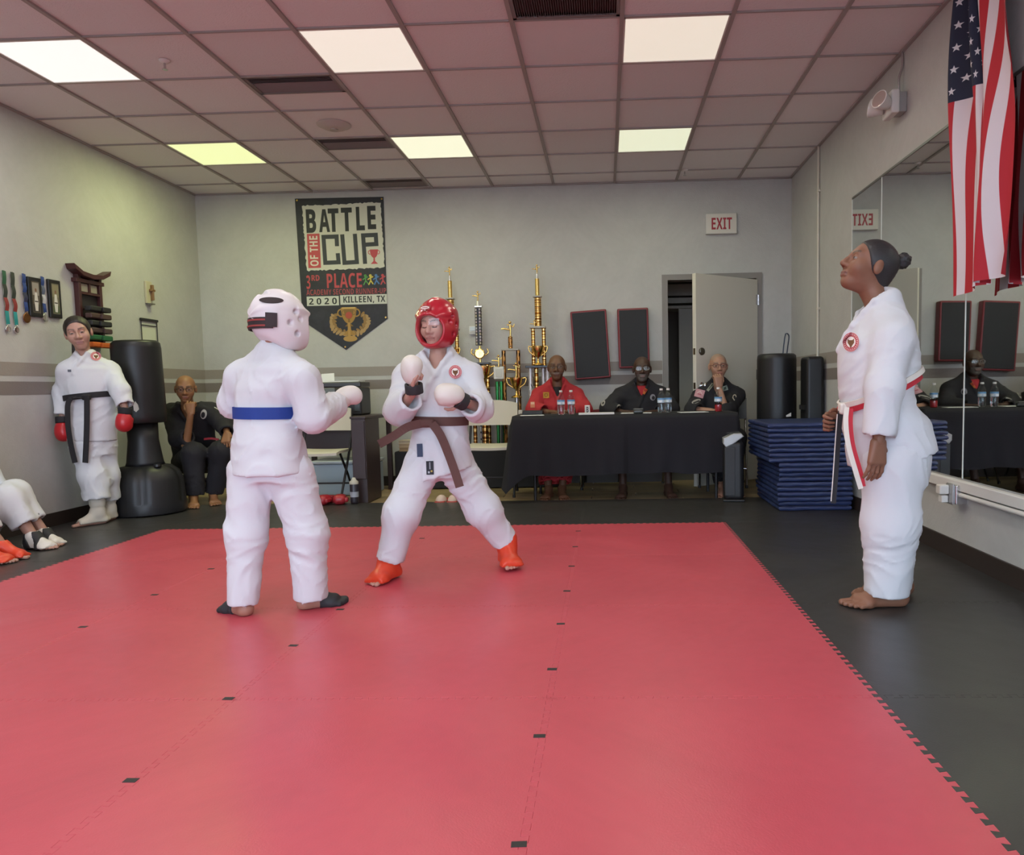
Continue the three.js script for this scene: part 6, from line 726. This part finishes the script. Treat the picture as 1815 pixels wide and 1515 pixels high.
{ // bald man by the bag
  const z = -6.66, sh = [W(306, 731, -6.66), W(373, 729, -6.72)], knR = W(343, 803, -6.42), knL = W(393, 800, -6.50), heR = W(345, 878, -6.40), heL = W(380, 872, -6.56), wr = W(338, 733, -6.38), el = W(330, 788, -6.44);
  const hand = handField(wr, V(-0.05, 1, -0.12), V(-0.1, 0.1, -1), 1, 0.95, [1.25, 1.2, 1.1, 0.9], 0.3), hand2 = handField(W(403, 768, -6.5), V(0.05, -0.75, 0.5), V(0, -0.6, -0.6), 1, 0.95, [0.5, 0.5, 0.5, 0.5]);
  const S = seated({ label: 'bald man in a black uniform seated with his hand on his chin', base: [-3.37, -6.7], F: V(0.32, 0, 0.95), HF: V(0.42, -0.12, 0.9), head: W(329, 690, -6.5), hs: 1.03, skin: [0.27, 0.125, 0.055], face: { brow: [0.05, 0.03, 0.02] }, hands: [hand, hand2], foot: [[V(heL.x, 0.09, heL.z + 0.02), V(0.55, 0, 0.83), 1], [V(heR.x, 0.09, heR.z + 0.02), V(0.45, 0, 0.9), -1]], seed: 81, top: cottonBlack,
    J: { pelvis: W(340, 820, -6.88), chest: W(338, 755, -6.7), neck: W(333, 722, -6.6), shR: sh[0], shL: sh[1], elR: el, elL: W(399, 755, -6.62), wrR: wr, wrL: W(403, 768, -6.5), hipR: W(325, 818, -6.83), hipL: W(362, 818, -6.88), knR, knL }, neck: W(333, 716, -6.6),
    list: [sec(331, 708, -6.57, 0.062, 0.06), sec(333, 717, -6.6, 0.085, 0.075), sec(335, 724, -6.62, 0.14, 0.09), sec(338, 735, -6.66, 0.19, 0.115), sec(342, 770, -6.74, 0.185, 0.14), sec(345, 800, -6.82, 0.185, 0.155), sec(345, 826, -6.87, 0.19, 0.165)], arms: [[sh[0], W(318, 778, -6.5), W(334, 774, -6.42), [0.085, 0.085, 0.06]], [sh[1], W(399, 755, -6.62), W(402, 766, -6.52), [0.085, 0.075, 0.06]]], vee: { p: W(336, 752, -6.6), neckW: 0.07, h: 0.16 },
    tl: [sec(345, 800, -6.84, 0.16, 0.14), sec(345, 830, -6.87, 0.17, 0.15)], legs: [[W(325, 820, -6.82), knR, heR, 0.1, 0.09, 0.078], [W(362, 820, -6.87), knL, heL, 0.1, 0.09, 0.075]] });
  glasses(S.P, S.HF, W(329, 690, -6.5), 1.03, mat(0.03, 0.02, 0.015, 0.4)); S.P.put('sleeve_emblem', patchAt(S.j, 361, 734, -6.6, 0.05, 0.085, 0.005, 8, true, V(0.2, 1, 0)), badge('#b8b6b0', (x) => { x.fillStyle = '#1c1c20'; x.beginPath(); x.arc(40, 56, 30, 0, 7); x.fill(); }), S.P.t, 'white emblem'); S.P.put('sleeve_patch', patchAt(S.j, 384, 724, -6.6, 0.04, 0.06, 0.005, 6, false, V(-0.5, 1, 0)), badge('#1c1c20', (x) => { x.strokeStyle = '#b8b6b0'; x.lineWidth = 14; x.beginPath(); x.moveTo(20, 16); x.lineTo(50, 46); x.lineTo(76, 80); x.stroke(); }), S.P.t, 'white stripe patch');
  S.P.put('sash', strap([W(362, 778, -6.58), W(375, 777, -6.57), W(388, 779, -6.58)], V(0, 1, 0), 0.018, 0.01), mat(0.30, 0.02, 0.03, 0.7), S.P.t, 'red belt');
}
{ // three judges
  const Z = -7.25, mk = (cx, o) => { const X = (px) => px + cx - 990, kx = W(cx, 700, Z).x, q = o.wide ?? 1;
    const J = { pelvis: V(kx, 0.5, Z + 0.02), chest: W(cx, 715, Z), neck: W(cx, 683, -7.22), shR: W(X(990 - 32 * q), 701, -7.23), shL: W(X(990 + 33 * q), 701, -7.23), elR: o.elR, elL: o.elL, wrR: o.wrR, wrL: o.wrL, hipR: V(kx - 0.09, 0.5, Z + 0.03), hipL: V(kx + 0.09, 0.5, Z + 0.03), knR: V(kx - (o.kn ?? 0.12), 0.48, -6.82), knL: V(kx + (o.kn ?? 0.12), 0.48, -6.82) };
    const hR = V(kx - (o.ft ?? 0.1), o.hem, -6.70), hL = V(kx + (o.ft ?? 0.1), o.hem, -6.70);
    return seated({ base: [kx, Z], F: V(0, 0, 1), HF: o.HF ?? V(0, 0, 1), head: o.head, hs: o.hs ?? 1.05, skin: o.skin, face: o.face, hands: o.hands, fs: 1.0, foot: [[V(hL.x, 0.07, -6.68), V(0.2, 0, 1), 1, -0.02], [V(hR.x, 0.07, -6.68), V(-0.2, 0, 1), -1, -0.02]], seed: o.seed, top: o.top, bottom: o.bottom, J, neck: W(cx, 680, -7.22), label: o.label,
      list: [sec(cx, 669, -7.21, 0.064, 0.06), sec(cx, 679, -7.22, 0.095, 0.076), sec(cx, 685, -7.23, 0.15 * q, 0.09), sec(cx, 695, -7.25, 0.185 * q, 0.115), sec(cx, 720, -7.25, 0.19 * q, 0.135), sec(cx, 755, -7.25, 0.185 * q, 0.145), sec(cx, 778, -7.25, 0.185, 0.15)], arms: [[J.shR, o.elR, o.cuR, [0.078, 0.075, 0.064]], [J.shL, o.elL, o.cuL, [0.078, 0.075, 0.064]]], vee: { p: W(cx, o.veeY ?? 708, -7.12), neckW: 0.07, h: 0.19, ...(o.vee ?? {}) },
      tl: [{ c: V(kx, 0.62, Z), a: 0.16, b: 0.13 }, { c: V(kx, 0.44, Z + 0.02), a: 0.17, b: 0.14 }], legs: [[J.hipR, J.knR, hR, 0.088, 0.08, o.leg ?? 0.075], [J.hipL, J.knL, hL, 0.088, 0.08, o.leg ?? 0.075]] }); };
  const glint = new THREE.MeshPhysicalMaterial({ color: C(0.9, 0.9, 0.92), roughness: 0.05, transmission: 0.97, thickness: 0, ior: 1.4 });
  const A = mk(988, { label: 'bald judge in a red uniform seated behind the table', head: W(987, 652, -7.17), skin: [0.15, 0.068, 0.036], face: { brow: [0.03, 0.02, 0.015], paint: (x, y, q, c) => y < -0.04 && q > 0.045 && Math.abs(y + 0.046) < 0.008 ? mix(c, [0.2, 0.17, 0.14], 0.5) : null }, elR: W(946, 726, -7.1), elL: W(1036, 727, -7.1), cuR: W(966, 729, -7.0), cuL: W(1014, 729, -7.0), wrR: W(976, 731, -6.97), wrL: W(1005, 731, -6.97), hands: [handField(W(976, 730, -6.97), V(0.8, 0, 0.6), V(0, -1, 0), 1, 0.95, 0.15), handField(W(1005, 730, -6.97), V(-0.8, 0, 0.6), V(0, -1, 0), -1, 0.95, 0.15)], hem: 0.12, seed: 101, top: cottonRed, leg: 0.09, ft: 0.06, kn: 0.1 });
  glasses(A.P, A.HF, W(987, 652, -7.17), 1.05, mat(0.12, 0.1, 0.08, 0.3, { metalness: 0.8 }), null, 0.021, 0.013);
  A.P.put('undershirt', clothMesh(keep(sections([sec(988, 684, -7.2, 0.045, 0.062), sec(988, 700, -7.22, 0.06, 0.088), sec(988, 735, -7.23, 0.08, 0.11)], A.F), half(W(988, 684, -7.2), V(0, 1, 0.2))), [W(960, 680, -7.3), W(1016, 740, -7.05)], 0.06, 0.008), cottonBlack, A.P.t, 'black shirt under the jacket');
  A.P.put('chest_patch', patchAt(A.j, 968, 700, -7.2, 0.055, 0.055, 0.005, 6, false, V(0, 1, 0)), badge('#b88a30', (x) => { x.fillStyle = '#6a3018'; x.fillRect(24, 24, 48, 48); x.fillStyle = '#c09a40'; x.beginPath(); x.arc(48, 48, 18, 0, 7); x.fill(); }), A.P.t, 'gold square patch');
  A.P.put('sleeve_patch', patchAt(A.j, 944, 717, -7.2, 0.04, 0.055, 0.005, 4, false, V(0, 1, 0)), badge('#b87058', (x) => { x.fillStyle = '#c8a090'; x.fillRect(8, 8, 80, 34); }), A.P.t, 'pale orange patch');
  const B = mk(1137, { label: 'bearded judge with glasses in a black uniform and red collar', wide: 1.12, head: W(1138, 655, -7.17), skin: [0.062, 0.03, 0.02], face: { brow: [0.015, 0.01, 0.008], lip: [0.16, 0.10, 0.085], paint: (x, y, q, c) => { const b = (y < -0.038 && q > 0.02 && Math.abs(x) < 0.052) && !(Math.abs(x) < 0.02 && y > -0.072 && y < -0.047 && q > 0.075); return b ? mix(c, [0.17, 0.16, 0.145], 0.55 + 0.3 * noise(x * 300, y * 300, q * 300)) : null; } }, elR: W(1077, 724, -7.12), elL: W(1190, 726, -7.12), cuR: W(1098, 730, -7.0), cuL: W(1168, 730, -7.0), wrR: W(1106, 731, -6.97), wrL: W(1160, 731, -6.97), hands: [handField(W(1106, 730, -6.97), V(0.8, 0, 0.6), V(0, -1, 0), 1, 0.95, 0.2), handField(W(1160, 730, -6.97), V(-0.8, 0, 0.6), V(0, -1, 0), -1, 0.95, 0.2)], hem: 0.30, seed: 121, top: cottonBlack, ft: 0.2, kn: 0.2, veeY: 706 });
  glasses(B.P, B.HF, W(1138, 655, -7.17), 1.05, mat(0.3, 0.3, 0.3, 0.25, { metalness: 1 }), glint, 0.023, 0.015);
  const rc = cottonRed; B.P.put('undershirt', clothMesh(keep(sections([sec(1137, 682, -7.2, 0.06, 0.066), sec(1137, 698, -7.22, 0.075, 0.095), sec(1137, 735, -7.23, 0.09, 0.115)], B.F), half(W(1137, 682, -7.2), V(0, 1, 0.2))), [W(1108, 680, -7.3), W(1166, 740, -7.05)], 0.06, 0.008), rc, B.P.t, 'red shirt under the jacket');
  B.P.put('chest_patch', patchAt(B.j, 1141, 692, -7.2, 0.055, 0.055, 0.012, 6, false, V(0.7, 1, 0)), badge('#b5632c', (x) => { x.fillStyle = '#d0a060'; x.beginPath(); x.arc(36, 60, 26, 0, 7); x.fill(); x.fillStyle = '#9a2a24'; x.fillRect(44, 8, 44, 44); }), B.P.t, 'orange and red diamond patch'); B.P.put('emblem', patchAt(B.j, 1157, 704, -7.2, 0.05, 0.06, 0.005, 8, true, V(0, 1, 0)), badge('#8d8a90', (x) => { x.fillStyle = '#222226'; x.beginPath(); x.arc(58, 56, 28, 0, 7); x.fill(); }), B.P.t, 'grey round emblem'); for (const [u, v] of [[1069, 714], [1096, 722]]) B.P.put('sleeve_patch', patchAt(B.j, u, v, -7.2, 0.035, 0.06, 0.005, 5, true, V(0.4, 1, 0)), badge('#9a9690', (x) => { x.fillStyle = '#26262c'; x.fillRect(30, 30, 36, 36); }), B.P.t, 'grey sleeve patch');
  const el3 = W(1287, 729, -6.99), wr3 = W(1276, 690, -7.03), h3 = handField(W(1275, 685, -7.03), V(-0.12, 1, 0.02), V(-0.35, 0, -1), -1, 0.95, [0.95, 0.95, 0.9, 0.85], 0.3), Cq = mk(1273, { label: 'grey-haired judge in a black uniform covering his mouth with his hand', head: W(1273, 650, -7.17), skin: [0.40, 0.215, 0.145], face: { brow: [0.2, 0.14, 0.1], paint: (x, y, q, c) => y > 0.06 - q * 0.1 && (q < 0.055 || y > 0.1) ? mix(c, [0.27, 0.22, 0.17], 0.55 + 0.2 * noise(x * 200, y * 200, q * 200)) : null }, elR: W(1228, 726, -7.08), elL: el3, cuR: W(1241, 728, -7.0), cuL: W(1284, 718, -7.0), wrR: W(1262, 728, -6.95), wrL: wr3, hands: [h3, handField(W(1262, 728, -6.95), V(1, 0.0, 0.15), V(0, -1, 0), 1, 0.92, 0.3)], hem: 0.10, seed: 141, top: cottonBlack, ft: 0.05, kn: 0.1 });
  glasses(Cq.P, Cq.HF, W(1273, 650, -7.17), 1.05, mat(0.10, 0.02, 0.025, 0.35), null, 0.025, 0.015);
  const dec = (n, u, v, w, h, m, lab, up = V(0, 1, 0), rd = false) => Cq.P.put(n, patchAt(Cq.j, u, v, -7.2, w, h, 0.005, 8, rd, up), m, Cq.P.t, lab);
  dec('shoulder_patch', 1240, 697, 0.085, 0.075, badge('#bf8f98', (x) => { x.strokeStyle = '#d8c4c4'; x.lineWidth = 5; x.beginPath(); x.moveTo(20, 50); x.lineTo(48, 20); x.lineTo(80, 56); x.stroke(); x.fillStyle = '#a8606c'; x.fillRect(30, 52, 40, 14); }), 'pink diamond patch', V(0.3, 1, 0)); dec('sleeve_patch', 1234, 711, 0.085, 0.035, badge('#9d9a94', (x) => { x.fillStyle = '#2a2a30'; x.fillRect(14, 44, 68, 40); }), 'grey arched patch', V(-0.35, 1, 0), true); dec('chest_emblem', 1301, 704, 0.055, 0.07, badge('#17171b', (x) => { x.strokeStyle = '#b8aea0'; x.lineWidth = 13; x.beginPath(); x.arc(54, 40, 24, 2.2, 6.4); x.stroke(); x.beginPath(); x.moveTo(24, 52); x.lineTo(66, 84); x.stroke(); }), 'cream dragon emblem', V(0.2, 1, 0)); dec('name_tape', 1259, 686, 0.026, 0.085, badge('#8f9284', (x) => { x.fillStyle = '#5a5c54'; x.fillRect(30, 10, 36, 60); }), 'grey lanyard tape', V(0.8, 1, 0)); dec('collar_patch', 1285, 688, 0.05, 0.045, badge('#8c968c', (x) => { x.fillStyle = '#5a6a60'; x.fillRect(24, 24, 48, 48); }), 'grey-green patch', V(-0.3, 1, 0));
}
{ // two children sitting against the left wall, only their feet reach into view
  const kid = (x, zc, o) => {
    const knL = V(...o.kL), knR = V(...o.kR), aL = V(...o.aL), aR = V(...o.aR), hand = (s) => handField(V(x + 0.12, 0.2, zc + s * 0.2), V(0.8, -0.4, 0), V(0, -1, 0), s, 0.8, 0.4);
    const S = seated({ label: o.label, base: [x, zc], F: V(1, 0, 0.1), HF: V(1, 0, -0.1), head: V(x + 0.04, 0.80, zc), hs: 0.92, skin: [0.42, 0.23, 0.17], face: { paint: (a, b, c) => b > 0.06 || c < -0.02 && b > -0.03 ? [0.03, 0.02, 0.017] : null }, hands: [hand(-1), hand(1)], fs: 0.85, foot: [[aL, V(...o.d), 1], [aR, V(...o.d), -1]], seed: o.seed, top: cottonWhite, neck: V(x, 0.70, zc), J: { pelvis: V(x, 0.13, zc), chest: V(x, 0.5, zc), neck: V(x, 0.67, zc), shL: V(x, 0.61, zc - 0.14), shR: V(x, 0.61, zc + 0.14), elL: V(x + 0.03, 0.37, zc - 0.2), elR: V(x + 0.03, 0.37, zc + 0.2), wrL: V(x + 0.12, 0.2, zc - 0.2), wrR: V(x + 0.12, 0.2, zc + 0.2), hipL: V(x, 0.13, zc - 0.07), hipR: V(x, 0.13, zc + 0.07), knL, knR },
      list: [{ c: V(x, 0.72, zc), a: 0.055, b: 0.053 }, { c: V(x, 0.68, zc), a: 0.07, b: 0.062 }, { c: V(x, 0.65, zc), a: 0.12, b: 0.08 }, { c: V(x, 0.6, zc), a: 0.15, b: 0.1 }, { c: V(x, 0.4, zc), a: 0.145, b: 0.11 }, { c: V(x + 0.01, 0.2, zc), a: 0.16, b: 0.125 }, { c: V(x + 0.01, 0.1, zc), a: 0.165, b: 0.13 }], arms: [[V(x, 0.61, zc - 0.14), V(x + 0.03, 0.37, zc - 0.2), V(x + 0.1, 0.24, zc - 0.2), [0.07, 0.065, 0.055]], [V(x, 0.61, zc + 0.14), V(x + 0.03, 0.37, zc + 0.2), V(x + 0.1, 0.24, zc + 0.2), [0.07, 0.065, 0.055]]], vee: { p: V(x + 0.1, 0.6, zc), neckW: 0.055, h: 0.1 },
      tl: [{ c: V(x, 0.24, zc), a: 0.14, b: 0.12 }, { c: V(x, 0.08, zc), a: 0.15, b: 0.125 }], legs: [[V(x, 0.12, zc - 0.07), knL, lerp(knL, aL, 0.68), 0.09, 0.085, 0.07], [V(x, 0.12, zc + 0.07), knR, lerp(knR, aR, 0.68), 0.09, 0.085, 0.07]] });
    return S.P;
  };
  const guardOn = (P, a, d, side, m, bandM, s) => { const f = footField(a, V(...d), s, side), k = half(f.P(0.165, 0, 0), V(...d).normalize()); P.put('foot_guard', clothMesh((x, y, q) => smax(smax(f.f(x, y, q) - 0.012, k(x, y, q), 0.008), 0.012 - y, 0.004), f.pts, 0.035, 0.005), m, P.t, 'padded foot guard'); if (bandM) for (const [q, w] of [[-0.01, 0.045], [0.085, 0.03]]) { const a = f.P(q, 0, 0), dn = V(...d).normalize(); P.put('strap', clothMesh((x, y, e) => { const t = (x - a.x) * dn.x + (e - a.z) * dn.z; return smax(smax(f.f(x, y, e) - 0.017, Math.abs(t + (y - 0.04) * 0.5) - w / 2, 0.002), 0.006 - y, 0.002); }, f.pts, 0.035, 0.005), bandM, P.t, 'black strap'); } };
  const wm = mat(0.70, 0.66, 0.60, 0.5), bm = mat(0.02, 0.02, 0.022, 0.7), om = mat(0.72, 0.06, 0.022, 0.38);
  const d1 = [0.93, 0, 0.25], A = kid(-3.985, -4.56, { kL: [-3.83, 0.34, -4.76], kR: [-3.80, 0.32, -4.66], label: 'child in white sitting by the left wall with white foot guards', aL: [-3.67, 0.075, -4.78], aR: [-3.655, 0.075, -4.665], d: d1, seed: 161 }); guardOn(A, V(-3.67, 0.075, -4.78), d1, 1, wm, bm, 0.86); guardOn(A, V(-3.655, 0.075, -4.665), d1, -1, wm, bm, 0.86);
  const d2 = [0.97, 0, -0.1], B = kid(-3.96, -4.08, { kL: [-3.76, 0.35, -4.30], kR: [-3.76, 0.33, -4.16], label: 'child in white sitting by the left wall with orange foot guards', aL: [-3.62, 0.075, -4.37], aR: [-3.62, 0.075, -4.24], d: d2, seed: 181 }); guardOn(B, V(-3.62, 0.075, -4.37), d2, 1, om, null, 0.86); guardOn(B, V(-3.62, 0.075, -4.24), d2, -1, om, null, 0.86);
}
scene.traverse(o => { if (o.isMesh) { o.castShadow = true; o.receiveShadow = true; } });
renderer.render(scene, camera);
